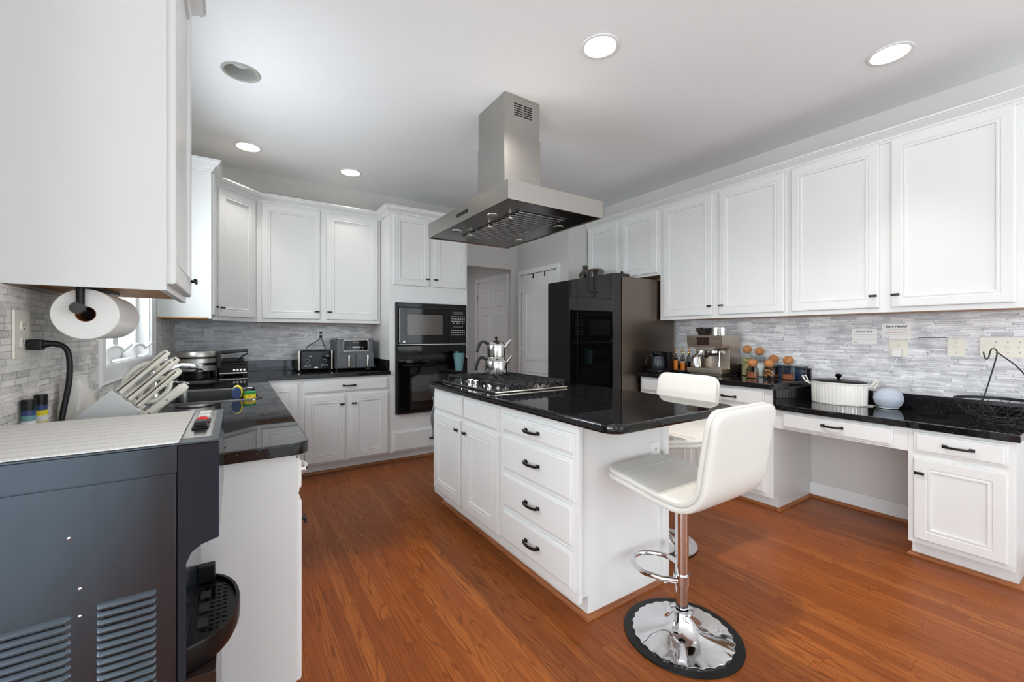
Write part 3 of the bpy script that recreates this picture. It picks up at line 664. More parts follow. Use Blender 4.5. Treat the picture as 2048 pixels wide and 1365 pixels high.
# right run and desk
TR = FXN(3.18)
t = thing('base_cabinet', 'white base cabinet with drawers below the espresso machine', 'base cabinet', (3.45, 2.05, 0), 'base cabinets')
base_body(t, TR, 1.47, 2.636, .592)
for (a, b_) in ((1.528, 2.05), (2.10, 2.62)):
    cab_drawer(t, TR, a, b_, .745, .86, ((a+b_)/2 - (0.005 if a < 2 else 0), .792)); cab_door(t, TR, a, b_, .13, .715, (b_-.03 if a < 2 else a+.03, .64))
t = thing('base_cabinet', 'white base cabinet with one drawer and one door at the right end of the desk', 'base cabinet', (3.45, .56, 0), 'base cabinets')
base_body(t, TR, .362, .757, .593, .738)
cab_drawer(t, TR, .387, .732, .608, .722, (.557, .665)); cab_door(t, TR, .387, .732, .128, .578, (.705, .497))
t = thing('desk_drawer_unit', 'wide shallow white drawer hung under the black desk counter', 'drawer', (3.45, 1.11, .61))
mb = MB(); mb.box(.758, 1.469, .605, .738, -.5, 0, T=TR); mb.build('body', CAB, t, 0); cab_drawer(t, TR, .82, 1.409, .617, .728, (1.115, .678))

# island
TI = FXN(1.231)
t = thing('island_cabinet', 'white kitchen island cabinet with four drawers and two doors', 'kitchen island', (1.54, 2.14, 0))
mb = MB(); mb.box(1.231, 1.841, 1.375, 2.92, .1, .874); mb.box(1.231, 1.25, 1.352, 1.375, .1, .874); mb.box(1.306, 1.841, 1.375, 2.92, 0, .1); mb.box(1.812, 1.848, 1.352, 1.376, 0, .874, b=.003); mb.build('body', CAB, t, 0)
for z0, z1 in ((.738, .832), (.532, .722), (.334, .516), (.148, .318)): cab_drawer(t, TI, 1.372, 1.946, z0, z1, (1.665, (z0+z1)/2+.002))
cab_drawer(t, TI, 1.992, 2.418, .722, .852); cab_drawer(t, TI, 2.447, 2.895, .722, .852)
cab_door(t, TI, 1.992, 2.411, .145, .702, (2.44-.055, .64), stile=.07); cab_door(t, TI, 2.469, 2.895, .145, .702, (2.50, .64), stile=.07)
# outlet on the island end
def outlet(label, T, u, v, m=WHITEP, w=.07, h=.115, kind='duplex', flip=1):
    t = thing('wall_outlet' if kind == 'duplex' else 'switch_plate', label, 'outlet' if kind == 'duplex' else 'light switch', T(u, v, .003))
    mb = MB(); mb.box(u-w/2, u+w/2, v-h/2, v+h/2, .0002, .006, b=.0025, T=T); mb.build('cover_plate', m, t)
    if kind == 'duplex':
        for s_ in (-1, 1):
            mb = MB(); vv = v+s_*.0205; mb.slab([(u+.0165*math.cos(2*PI*k/20), vv+max(-.0125, min(.0125, .0165*math.sin(2*PI*k/20)))) for k in range(20)], .006, .0085, T=T); so = mb.build('socket', m, t, 0)
            mb = MB()
            for q_ in (-.006, .006): mb.box(u+q_-.001, u+q_+.001, vv-.001, vv+.007, .0085, .0088, T=T)
            mb.box(u-.002, u+.002, vv-.0085, vv-.0045, .0085, .0088, T=T); mb.build('slots', INK, so, 0)
    else:
        n = kind
        for k in range(n):
            uu = u+(k-(n-1)/2)*.046; mb = MB(); mb.box(uu-.006, uu+.006, v-.012, v+.012, .006, .007, T=T); mb.box(uu-.0045, uu+.0045, v-.001, v+.009, .007, .014, b=.001, T=T); mb.build('toggle', m, t)
            mb = MB()
            for s_ in (-1, 1): mb.cyl((uu, v+s_*.03, .006), (uu, v+s_*.03, .0066), .003, n=10, T=T)
            mb.build('screws', GREYINK, t)
    return t
outlet('white outlet on the end of the island below the granite overhang', FYN(1.375), 1.762, .665)

# shoe moulding
def shoe(path, name):
    P = [Vector(p) for p in path]; n = len(P); rr = []
    prof = [(0, 0), (.017, 0), (.017, .006), (.014, .013), (.008, .018), (0, .02)]
    for i in range(n):
        d1 = (P[i]-P[i-1]).normalized() if i > 0 else (P[1]-P[0]).normalized(); d2 = (P[i+1]-P[i]).normalized() if i < n-1 else d1
        n1 = Vector((d1.y, -d1.x)); n2 = Vector((d2.y, -d2.x)); b_ = n1+n2; b_ = b_/b_.dot(n1)
        rr.append([(P[i].x+b_.x*o, P[i].y+b_.y*o, z) for o, z in prof])
    mb = MB(); mb.rings(rr); return struct(mb.build(name, SHOE, None, 30))
shoe([(1.3055, 2.92), (1.3055, 1.3745), (1.849, 1.3745), (1.849, 2.92)], 'trim_5')
shoe([(.1, 4.1695), (2.104, 4.1695), (2.104, YB)], 'trim_6')
shoe([(3.2545, 2.636), (3.2545, 1.469), (XR-.015, 1.469), (XR-.015, .758), (3.2545, .758), (3.2545, .361), (XR, .361)], 'trim_7')

# ---------------------------------------------------------------- counters
SX0, SX1, SY0, SY1 = -.30, .105, 2.67, 3.24
hole = rrect(SX0, SX1, SY0, SY1, .05)
ol = [(XL+.012, YB-.012), (XL+.012, 1.50)]+[(.203-.05+.05*math.sin(a), 1.55-.05*math.cos(a)) for a in [k*PI/12 for k in range(7)]]+[(.203, 4.06), (1.255, 4.06), (1.255, YB-.012)]
t = thing('countertop', 'black granite L-shaped countertop on the left and back cabinets', 'countertop', (.1, 4.2, .874))
mb = MB(); mb.slab(ol, .875, CT, [hole], b=.005); mb.build('slab', GRAN, t, 30)
tag(box('counter_upstand', GRAN, None, XL+.034, 1.255, YB-.034, YB-.012, CT, 1.017, b=.002), 'long black granite upstand behind the toaster and air fryer', 'upstand'); tag(box('counter_upstand', GRAN, None, XL+.012, XL+.034, 2.0, YB-.012, CT, .935, b=.002), 'low black granite upstand below the sink window', 'upstand'); tag(box('counter_upstand', GRAN, None, 1.234, 1.255, 4.09, YB-.034, CT, 1.017, b=.002), 'short black granite upstand against the oven cabinet side', 'upstand')
t = thing('countertop', 'black granite countertop along the right wall, under the espresso machine', 'countertop', (3.45, 2.05, .874))
mb = MB(); mb.slab([(XR-.012, 2.65), (3.142, 2.65), (3.142, 1.472), (3.157, 1.457), (XR-.012, 1.457)], .875, CT, b=.005); mb.build('slab', GRAN, t, 30)
tag(box('counter_upstand', GRAN, None, XR-.034, XR-.012, 1.46, 2.65, CT, 1.0, b=.002), 'black granite upstand behind the espresso machine and jars', 'upstand')
t = thing('countertop', 'lower black granite desk counter at the right', 'countertop', (3.45, .9, .738))
mb = MB(); mb.slab([(XR-.012, 1.456), (3.142, 1.456), (3.142, .345), (XR-.012, .345)], .739, DZ, b=.005); mb.build('slab', GRAN, t, 30)
tag(box('counter_upstand', GRAN, None, XR-.034, XR-.012, .345, 1.43, DZ, .868, b=.002), 'black granite upstand behind the speaker and basket on the desk', 'upstand'); tag(box('counter_upstand', GRAN, None, 3.142, XR-.036, 1.432, 1.456, DZ, .8745, b=.002), 'black granite step panel between the desk and the higher counter', 'upstand')
t = thing('countertop', 'black granite countertop on the kitchen island', 'countertop', (1.63, 2.03, .874))
mb = MB(); mb.slab(rrect(1.188, 2.065, 1.112, 2.965, .075, 8, (1, 1, 1, 1)), .875, CT, [rrect(1.30, 1.79, 2.13, 2.84, .02)], b=.012); mb.build('slab', GRAN, t, 30)

# sink with rim
t = thing('kitchen_sink', 'stainless steel sink set in the left counter by the window', 'sink', (-.1, 2.95, CT))
def ringpts(x0, x1, y0, y1, r, z): return [(p[0], p[1], z) for p in rrect(x0, x1, y0, y1, r)]
mb = MB(); a = (SX0, SX1, SY0, SY1)
gr = lambda d, z, r: ringpts(a[0]-d, a[1]+d, a[2]-d, a[3]+d, r, z)
mb.rings([gr(.018, CT+.0005, .065), gr(.016, CT+.006, .063), gr(-.002, CT+.005, .05), gr(-.006, CT-.002, .048), gr(-.012, CT-.17, .06), gr(-.05, CT-.19, .06), gr(-.12, CT-.192, .06)], cap0=False); mb.build('basin', SINKM, t, 40)
mb = MB(); mb.lathe([(.001, 0), (.045, 0), (.045, .002), (.03, .003), (.001, .003)], (-.1, 2.95, CT-.1915), 24); mb.build('drain', CHROME, t)
# ---------------------------------------------------------------- things on the left counter
t = thing('sink_faucet', 'low chrome pull-out faucet behind the sink, partly behind the knife block', 'faucet', (-.365, 2.95, CT))
mb = MB(); mb.lathe([(.001, 0), (.03, 0), (.03, .01), (.024, .02), (.022, .11), (.024, .13), (.015, .15), (.001, .155)], (-.365, 2.95, CT), 24); mb.build('base', CHROME, t)
mb = MB(); mb.tube([(-.36, 2.95, CT+.11), (-.31, 2.95, CT+.15), (-.25, 2.945, CT+.175), (-.205, 2.94, CT+.172)], [.015, .015, .017, .02], 14); mb.tube([(-.206, 2.94, CT+.172), (-.185, 2.938, CT+.168), (-.165, 2.936, CT+.158), (-.152, 2.935, CT+.148)], [.02, .026, .026, .014], 14); mb.build('spray_head', CHROME, t)
mb = MB(); mb.tube([(-.365, 2.95, CT+.15), (-.345, 2.93, CT+.19), (-.30, 2.89, CT+.215)], [.008, .007, .009], 10); mb.build('lever', CHROME, t)
t = thing('soap_dispenser', 'small brushed steel soap dispenser with a thin spout beside the sink', 'soap dispenser', (-.335, 3.20, CT))
mb = MB(); mb.lathe([(.001, 0), (.025, 0), (.025, .045), (.021, .05), (.001, .05)], (-.335, 3.20, CT), 20); mb.build('body', STEEL, t)
mb = MB(); mb.tube([(-.335, 3.20, CT+.05), (-.335, 3.20, CT+.062), (-.32, 3.198, CT+.068), (-.26, 3.19, CT+.064), (-.235, 3.187, CT+.052)], .0045, 8); mb.build('spout', CHROME, t)
t = thing('dish_sponge', 'yellow and blue dish sponge standing at the sink corner', 'sponge', (.005, 2.71, CT+.006))
mb = MB(); 
def lens(mb, c, y0, y1, w, h):
    n = 20; rr = []
    for yy, k in ((y0, .85), (y0+.004, 1), (y1-.004, 1), (y1, .85)):
        rr.append([(c[0]+w*k*math.cos(2*PI*i/n), yy, c[1]+h*k*math.sin(2*PI*i/n)) for i in range(n)])
    mb.rings(rr)
lens(mb, (.002, CT+.036), 2.672, 2.69, .022, .034); mb.build('scrub_side', BLUEC, t)
mb = MB(); lens(mb, (.007, CT+.04), 2.69, 2.72, .024, .036); mb.build('foam_side', YELL, t)
t = thing('scrub_tin', 'small green and yellow round tin at the sink corner', 'tin', (.065, 2.70, CT+.006))
mb = MB(); mb.lathe([(.001, .012), (.03, .012), (.03, .034), (.001, .034)], (.062, 2.70, CT-.008), 24); mb.build('label_band', YELL, t)
mb = MB(); mb.lathe([(.001, .0), (.0302, .0), (.0302, .012), (.001, .012)], (.062, 2.70, CT-.0005+.0065-.014), 24); mb.build('body', GREENL, t)
mb = MB(); mb.lathe([(.001, .034), (.0305, .034), (.0305, .046), (.001, .046)], (.062, 2.70, CT-.008), 24); mb.build('lid', GREENL, t)
text_part('print', 'BAR', .011, FYN(2.6695), .062, CT+.0155, REDP, t)

# waffle maker, griddle
t = thing('waffle_maker', 'round stainless waffle maker in the left corner of the counter', 'waffle maker', (-.245, 3.92, CT))
c = (-.245, 3.92, CT)
mb = MB(); mb.lathe([(.001, 0), (.105, 0), (.105, .012), (.08, .025), (.078, .075), (.001, .076)], c, 36); mb.build('base', BLACKP, t)
mb = MB(); mb.lathe([(.001, .077), (.118, .077), (.127, .084), (.127, .118), (.122, .122), (.001, .122)], c, 40); mb.build('lower_shell', SHELLM, t)
mb = MB(); mb.lathe([(.001, .122), (.124, .122), (.124, .138), (.001, .138)], c, 40); mb.build('plate_gap', BLACKP, t)
mb = MB(); mb.lathe([(.001, .138), (.122, .138), (.127, .142), (.127, .172), (.001, .172)], c, 40); mb.build('upper_shell', SHELLM, t)
mb = MB(); mb.lathe([(.124, .172), (.126, .172), (.126, .184), (.001, .184)], c, 40); mb.build('lid_band', BLACKP, t)
mb = MB(); mb.lathe([(.001, .184), (.125, .184), (.127, .19), (.125, .215), (.116, .226), (.06, .231), (.001, .232)], c, 40); mb.build('top_cover', SHELLM, t)
mb = MB(); mb.box(-.132, -.095, 3.885, 3.955, CT+.09, CT+.222, b=.01); mb.build('handle', BLACKP, t)
t = thing('contact_grill', 'black and steel contact grill with its lid open, right of the waffle maker', 'grill', (-.02, 4.35, CT))
mb = MB(); mb.box(-.125, .085, 4.25, 4.52, CT+.012, CT+.094, b=.008); mb.box(-.115, -.09, 4.27, 4.29, CT, CT+.013); mb.box(.05, .075, 4.27, 4.29, CT, CT+.013); mb.box(-.115, -.09, 4.48, 4.50, CT, CT+.013); mb.box(.05, .075, 4.48, 4.50, CT, CT+.013); mb.build('base', BLACKP, t)
TG = lambda u, v, w: (u, 4.248-w*.95+ (v-CT)*.25, v-w*.1)
mb = MB(); mb.box(-.118, .08, CT+.02, CT+.088, 0, .006, b=.005, T=TG); cp = mb.build('control_panel', SHELLM, t)
mb = MB(); mb.box(-.10, -.03, CT+.036, CT+.074, .006, .0075, T=TG); mb.build('display', GREEND, cp, 0)
for k in range(4):
    mb = MB(); mb.cyl((-.012+k*.024, CT+.054, .006), (-.012+k*.024, CT+.054, .02), .0105, .009, 14, T=TG); mb.build('knob', CHROME, cp)
mb = MB(); mb.box(-.115, .075, 4.29, 4.50, CT+.0945, CT+.108, b=.004); mb.build('cooking_plate', BLACKM, t)
mb = MB(); mb.box(-.165, -.127, 4.24, 4.36, CT+.0, CT+.165, b=.008); mb.build('hinge_arm', BLACKP, t)
mb = MB(); mb.box(-.15, .07, -.012, .012, -.12, .12, b=.008, T=lambda x, z, y: (x+.02, 4.40+y, CT+.195+(x+.15)*.08+z)); mb.build('lid', GREYM, t)
mb = MB(); mb.tube([(.02, 4.30, CT+.13), (.05, 4.29, CT+.17), (.085, 4.285, CT+.19)], .006, 8); mb.build('lid_handle', BLACKP, t)
mb = MB(); mb.box(-.10, .06, 4.33, 4.50, CT+.118, CT+.145, b=.006); mb.build('upper_plate', BLACKM, t)
t = thing('griddle_tray', 'flat dark griddle tray lying in front of the waffle maker', 'tray', (-.235, 3.63, CT))
mb = MB(); mb.rings([[(p[0], p[1], z) for p in rrect(-.345+i, -.125-i, 3.53+i, 3.73-i, .03)] for i, z in ((.012, CT+.001), (0, CT+.016), (0, CT+.02), (.006, CT+.02), (.014, CT+.008))]); mb.build('tray', BLACKM, t)
mb = MB(); mb.box(-.13, -.07, 3.61, 3.64, CT+.013, CT+.02, b=.003); mb.build('tray_handle', BLACKP, t)

# toaster
t = TOASTER = thing('toaster', 'black four-slice toaster with steel ends on the back counter', 'toaster', (.63, 4.5, CT))
mb = MB(); mb.box(.505, .775, 4.40, 4.64, CT+.012, CT+.20, b=.012); mb.build('body', BLACKG, t)
for x0, x1 in ((.484, .506), (.774, .796)):
    mb = MB(); mb.box(x0, x1, 4.395, 4.645, CT+.01, CT+.202, b=.008); mb.build('side_panel', SSOFT, t)
mb = MB()
for k in range(2):
    for j in range(2): mb.box(.535+k*.12, .625+k*.12, 4.45+j*.09, 4.48+j*.09, CT+.1995, CT+.2012)
mb.build('slots', INK, t, 0)
TS = FYN(4.40)
for x in (.565, .715):
    mb = MB(); mb.lathe([(.017, 0), (.017, .014), (.0135, .016), (.001, .016)], n=24, T=lambda a_, b_, c_: TS(x+a_, CT+.10+b_, c_)); mb.build('dial', BLACKP, t)
    mb = MB(); mb.lathe([(.0155, .016), (.0172, .016), (.0172, .0166), (.0155, .0166)], n=24, closed=True, T=lambda a_, b_, c_: TS(x+a_, CT+.10+b_, c_)); mb.build('dial_ring', MARKW, t)
    mb = MB(); mb.box(x+.012, x+.04, CT+.138, CT+.15, 0, .02, b=.003, T=TS); mb.build('lever', SSOFT, t)
    for k in range(3):
        mb = MB(); mb.lathe([(.0065, 0), (.0085, 0), (.0085, .002), (.0065, .002)], n=16, closed=True, T=lambda a_, b_, c_: TS(x-.02+k*.022+a_, CT+.055+b_, c_)); mb.build('button', MARKW, t)
mb = MB(); mb.box(.628, .658, CT+.03, CT+.042, 0, .001, T=TS); mb.build('badge', SSOFT, t, 0)
mb = MB()
for x in (.51, .77):
    for y in (4.42, 4.62): mb.cyl((x, y, CT), (x, y, CT+.013), .01, n=12)
mb.build('feet', BLACKP, t)
# air fryer
FRYM = mat('grey fryer shell', (92, 94, 98), .42, .2)
t = FRYER = thing('air_fryer', 'dark grey dual-drawer air fryer beside the oven cabinet', 'air fryer', (.99, 4.5, CT))
mb = MB(); mb.slab(rrect(.81, 1.185, 4.36, 4.655, .04), CT+.015, CT+.30, b=.01); mb.build('body', FRYM, t, 40)
mb = MB(); mb.slab(rrect(.825, 1.17, 4.375, 4.64, .04), CT+.30, CT+.315, b=.005); mb.build('lid', SSOFT, t, 40)
TA = FYN(4.36)
mb = MB()
for x in (.825, 1.15):
    for y in (4.39, 4.62): mb.cyl((x, y, CT), (x, y, CT+.018), .012, n=12)
mb.build('feet', BLACKP, t)
mb = MB(); mb.slab(rrect(.885, 1.115, CT+.19, CT+.295, .012), .0005, .008, T=TA); cp = mb.build('control_panel', BLACKG, t, 0)
mb = MB(); mb.rings([[(p[0], p[1], w) for p in rrect(.885-i, 1.115+i, CT+.19-i, CT+.295+i, .012)] for i, w in ((0, .0), (.004, .0), (.004, .01), (0, .01))], closed=True, T=TA); mb.build('bezel', SSOFT, cp)
mb = MB(); mb.box(.965, 1.035, CT+.218, CT+.232, .008, .009, T=TA); mb.build('display', MARKW, cp, 0)
mb = MB()
for k in range(6): mb.box(.915+k*.029, .927+k*.029, CT+.203, CT+.206, .008, .0086, T=TA)
for x in (.935, .95, 1.05, 1.065): mb.box(x-.004, x+.004, CT+.222, CT+.228, .008, .0086, T=TA)
mb.build('keypad', MARKW, cp, 0)
text_part('logo', 'NINJA', .018, FYN(4.352), 1.0, CT+.272, MARKW, cp)
for x0, x1 in ((.822, .997), (1.001, 1.175)):
    mb = MB(); mb.box(x0, x1, CT+.02, CT+.165, 0, .012, b=.008, T=TA); dr = mb.build('basket', FRYM, t)
    xm = (x0+x1)/2+.02; mb = MB(); mb.box(xm-.011, xm+.011, CT+.03, CT+.15, .012, .04, b=.006, T=TA); mb.build('handle', SSOFT, dr)
# wall outlets on the back splash, with cords
TBK = FYN(YB-.011)
outlet('white outlet on the back splash left of the toaster', TBK, -.205, 1.262, WHITEP, .072, .115)
outlet('white outlet on the back splash with two black cords, above the toaster', TBK, .727, 1.266, WHITEP, .075, .118)
for pz, host, pth in ((1.286, TOASTER, [(.727, 4.67, 1.285), (.727, 4.655, 1.26), (.71, 4.66, 1.22), (.66, 4.665, 1.18), (.61, 4.665, 1.15), (.58, 4.65, 1.10)]),
                      (1.245, FRYER, [(.727, 4.668, 1.245), (.735, 4.662, 1.215), (.752, 4.66, 1.17), (.768, 4.66, 1.12), (.80, 4.666, 1.03), (.83, 4.65, .98)])):
    mb = MB(); mb.tube(spl(pth), .0035, 8); cd = mb.build('power_cord', BLACKP, host)
    mb = MB(); mb.box(.715, .739, pz-.011, pz+.011, .0088, .03, b=.003, T=TBK); mb.build('plug', BLACKP, cd)

# paper towel roll under the near cabinet
t = thing('paper_towel_roll', 'white paper towel roll hanging under the near left wall cabinet', 'paper towel', (-.322, 1.64, 1.314))
TPT = lambda x, y, z: (-.322+x, 1.50+z, 1.314+y)
mb = MB(); mb.lathe([(.02, 0), (.063, 0), (.0645, .002), (.0645, .278), (.063, .28), (.02, .28)], n=56, closed=True, T=TPT); mb.build('sheet_roll', TOWEL, t)
mb = MB(); mb.lathe([(.0185, .001), (.0198, .001), (.0198, .279), (.0185, .279)], n=32, closed=True, T=TPT); mb.build('core', COPPER, t)
t = thing('towel_holder', 'black under-cabinet paper towel holder bracket', 'paper towel holder', (-.33, 1.48, 1.38))
mb = MB(); mb.cyl((-.328, 1.484, 1.389), (-.328, 1.484, 1.33), .0085, n=14); mb.tube([(-.328, 1.478, 1.328), (-.328, 1.49, 1.328), (-.326, 1.60, 1.32), (-.326, 1.80, 1.318)], [.0095, .0095, .0085, .0085], 14); mb.build('arm', BLACKP, t)
mb = MB(); mb.lathe([(.001, 0), (.0135, 0), (.015, .003), (.015, .010), (.012, .013), (.001, .013)], n=22, T=lambda x, y, z: (-.331+x, 1.468+z, 1.328+y)); mb.build('end_cap', GREYM, t)
mb = MB(); mb.box(-.35, -.306, 1.474, 1.79, 1.384, 1.3915, b=.002); mb.build('mounting_plate', BLACKP, t)

# left splash outlet with black plug and cord
TW = FXP(XL+.011)
outlet('ivory wall outlet plate on the left splash with a black plug', TW, 1.525, 1.262, IVORY, .092, .118)
for (x, y, lab, band, band2) in ((-.428, 1.522, 'slim spray can with teal band, front of the two by the left wall', TEAL, REDP), (-.424, 1.585, 'slim spray can with yellow band, behind the teal one', YELL, YELL)):
    t = thing('spray_can', lab, 'spray can', (x, y, CT), 'spray cans by the left wall'); h = .187 if band is TEAL else .192
    mb = MB(); mb.lathe([(.001, 0), (.0125, 0), (.0125, h*.72), (.001, h*.72)], (x, y, CT), 20); mb.build('body', PAPERW, t)
    mb = MB(); mb.lathe([(.0126, h*.60), (.0129, h*.60), (.0129, h*.64), (.0126, h*.64)], (x, y, CT), 20, closed=True); mb.build('stripe', band2, t)
    mb = MB(); mb.lathe([(.001, h*.72), (.0128, h*.72), (.0128, h*.79), (.001, h*.79)], (x, y, CT), 20); mb.build('colour_band', band, t)
    mb = MB(); mb.lathe([(.001, h*.79), (.0127, h*.79), (.0127, h*.86), (.001, h*.86)], (x, y, CT), 20); mb.build('shoulder', BLUEC, t)
    mb = MB(); mb.lathe([(.001, h*.86), (.0128, h*.86), (.0128, h*.99), (.012, h), (.001, h)], (x, y, CT), 20); mb.build('cap', BLACKP, t)
# vase
t = thing('ceramic_vase', 'glossy white ceramic bottle vase beside the knife block', 'vase', (-.398, 1.775, CT))
mb = MB(); mb.lathe([(.001, 0), (.032, 0), (.036, .01), (.041, .05), (.0435, .10), (.042, .135), (.036, .163), (.027, .183), (.0225, .197), (.0215, .215), (.0245, .221), (.0245, .226), (.0195, .227), (.018, .2), (.022, .18), (.001, .17)], (-.398, 1.775, CT), 36); mb.build('vase_body', CERAM, t)
# knife block
t = thing('knife_block', 'white slanted knife block on the left counter', 'knife block', (-.34, 1.67, CT))
mb = MB(); poly = [(-.44, CT), (-.32, CT), (-.232, 1.040), (-.293, 1.104), (-.44, .962)]
mb.rings([[(x, y, z) for x, z in poly] for y in (1.60, 1.705)]); mb.build('block', mat('pale block', (214, 216, 214), .4), t, 0)
mb = MB(); mb.rings([[(x, y, z) for x, z in ((-.318, CT+.001), (-.286, CT+.001), (-.222, 1.012), (-.240, 1.030))] for y in (1.635, 1.705)]); mb.build('side_holder', mat('ivory block', (214, 206, 184), .5), t, 0)
ax = Vector((.70, 0, .714)).normalized()
def knife(label, x, y, z, L, r=.0105, riv=True, lean=0.):
    t = thing('kitchen_knife', label, 'knife', (x, y, z), 'knives in the block')
    a = Vector((x, y, z)); dr = (ax+Vector((lean, 0, -lean))).normalized(); pr = Vector((-dr.z, 0, dr.x))
    mb = MB(); n = 12; rr = []
    for k in range(n+1):
        s_ = k/n; w = r*(.85+.12*math.cos(s_*PI*2)+.18*s_) * (1 if k < n else .6); cpt = a+dr*(L*s_)
        rr.append([tuple(cpt+pr*w*1.05*math.cos(2*PI*i/14)+Vector((0, 1, 0))*w*.72*math.sin(2*PI*i/14)) for i in range(14)])
    mb.rings(rr); mb.build('handle', IVORY, t)
    mb = MB(); c0 = a-dr*.002; mb.tube([tuple(c0-pr*.0), tuple(a+dr*.016)], [.008, .0085], 12, flat=.7); mb.build('bolster', SSOFT, t)
    mb = MB(); of = Vector((0, -r*.52, 0))+pr*r*.25 if not riv else Vector((0, 0, 0))+pr*r*.55
    mb.tube([tuple(a+of), tuple(a+dr*L*.5+of*1.1), tuple(a+dr*L*.97+of*1.1)], .0030 if not riv else .003, 8); mb.build('tang', SSOFT, t)
    if riv:
        mb = MB()
        for s_ in (.25, .6, .9): cpt = a+dr*L*s_; mb.ball((cpt.x, cpt.y-r*.68, cpt.z), .003, .0015, .003, 10, 6)
        mb.build('rivets', SSOFT, t)
    return t
tops = [(-.284, 1.094), (-.264, 1.073), (-.244, 1.052)]
for i, (x, z) in enumerate(tops):
    for j, y in enumerate((1.622, 1.67)):
        nm = ('top', 'middle', 'bottom')[i]; rw = ('front', 'rear')[j]
        if (i, j) == (0, 1): continue
        knife('cream-handled knife in the %s slot of the block, %s row' % (nm, rw), x+.004, y, z+.004, .158-.012*i if j == 0 else .175-.02*i, .0102, False)
knife('cream bread knife with steel rivets, lowest, at the side of the block', -.243, 1.634, 1.004, .155, .0125, True, .05)
t = thing('kitchen_scissors', 'cream-handled scissors in the top slot of the block', 'scissors', (-.29, 1.70, 1.10))
mb = MB(); c0 = Vector((-.272, 1.645, 1.062)); pr = Vector((-ax.z, 0, ax.x))
for sgn, LL in ((1, .10), (-1, .085)):
    cc = c0+ax*(.03+LL*.5)+pr*(.026*sgn); pth = []
    for k in range(24):
        q_ = 2*PI*k/24; pth.append(tuple(cc+ax*(LL*.48*math.cos(q_))+pr*(.026*math.sin(q_))))
    mb.tube(pth, .007, 8, closed=True)
mb.tube([tuple(c0), tuple(c0+ax*.035)], .009, 10); mb.build('handles', IVORY, t)

# ---------------------------------------------------------------- ice maker at near left
IX0, IX1, IY0, IY1, IZ = -.452, -.029, 1.052, 1.475, 1.046
t = thing('ice_maker', 'dark mirror-finish steel ice maker in the left foreground', 'ice maker', (-.25, 1.26, 0))
mb = MB(); mb.box(IX0, -.097, IY0+.003, IY1, .015, IZ-.004, b=.003); mb.build('body', ICEM, t)
mb = MB(); mb.tube(spl([(-.408, 1.542, 1.237), (-.39, 1.545, 1.238), (-.37, 1.545, 1.228), (-.362, 1.545, 1.20), (-.362, 1.543, 1.14), (-.372, 1.538, 1.06), (-.38, 1.525, .98), (-.38, 1.49, .925), (-.38, 1.48, .85)]), [.0095]*4+[.0075]*6+[.0063]*39, 12); cd = mb.build('power_cord', BLACKP, t)
mb = MB(); mb.box(1.528, 1.556, 1.222, 1.25, .0088, .038, b=.005, T=TW); mb.build('plug', BLACKP, cd)
# side sheet with pressed louvres
TIM = FYN(IY0+.003)
mb = MB(); mb.box(IX0, -.097, .99, IZ-.0045, 0, .0035, b=.001, T=TIM); mb.build('top_rail', ICEM, t)
mb = MB(); mb.box(IX0+.002, -.0985, .02, .988, 0, .0022, b=.0008, T=TIM); sp = mb.build('side_panel', ICEM, t)
for u0, u1, ztop, n in ((-.40, -.245, .758, 14), (-.212, -.128, .766, 14)):
    for k in range(n):
        z = ztop-k*.0145; mb = MB(); rr = []
        for s_, hh, ww in ((0, .0035, .0005), (.05, .005, .006), (.5, .005, .0075), (.95, .005, .006), (1, .0035, .0005)):
            u = u0+(u1-u0)*s_; rr.append([(u, z-hh, .0022), (u, z-hh*.6, .0022+ww), (u, z+hh*.3, .0022+ww*.7), (u, z+hh, .0022)])
        mb.rings(rr, T=TIM); mb.build('louvre', ICEM, sp, 50)
mb = MB()
for u, z in ((-.233, .806), (-.233, .757), (-.247, .9), (-.40, .806)): mb.ball(TIM(u, z, .003), .003, .002, .003, 10, 6)
mb.build('screws', CHROME, sp)
mb = MB(); mb.box(IX0-.0, IX1, IY0, IY1, IZ-.005, IZ, b=.002); mb.build('top_sheet', ICEM, t)
mb = MB()
poly = [(-.096, 1.041), (IX1, 1.041), (IX1, .846), (-.058, .838), (-.074, .826), (-.0825, .806), (-.0825, .575), (-.096, .57)]
mb.rings([[(x, y, z) for x, z in poly] for y in (IY0, IY1)]); mb.build('front_housing', mat('dark glossy steel front', (38, 47, 56), .12, .4), t, 0)
mb = MB(); mb.box(-.096, -.034, IY0+.004, IY1-.004, .015, .572, b=.004); mb.build('lower_front', mat('dark brown gloss panel', (44, 34, 30), .15, .3), t)
mb = MB(); n = 24; rr = []
dp = [(-.083, 1.065)]+[(-.083+.092*math.sin(PI*k/n), 1.225-.155*math.cos(PI*k/n)) for k in range(1, n)]+[(-.083, 1.385)]
def dpi(d): cx, cy = -.05, 1.225; return [(cx+(p[0]-cx)*(1-d*8), cy+(p[1]-cy)*(1-d*4)) for p in dp]
mb.rings([[(p[0], p[1], z) for p in dpi(d)] for d, z in ((.012, .575), (.002, .585), (0, .60), (0, .622), (.004, .628), (.018, .628), (.02, .618))]); dt = mb.build('drip_tray', BLACKP, t, 30)
mb = MB()
for i in range(4):
    for j in range(11):
        mb.box(-.062+i*.012, -.054+i*.012, 1.125+j*.018, 1.137+j*.018, .6185, .6205)
mb.build('tray_grid', BLACKG, dt, 0)
for k in range(3): box('tray_slot', INK, dt, -.072, -.052, 1.14+k*.06, 1.175+k*.06, .6186, .6215)
box('tray_guard', BLACKP, dt, -.0825, -.045, 1.335, 1.36, .622, .665, b=.003)
mb = MB(); mb.box(-.092, -.0435, 1.09, 1.455, IZ, IZ+.0015); sw = mb.build('switch_plate', SSOFT, t, 0)
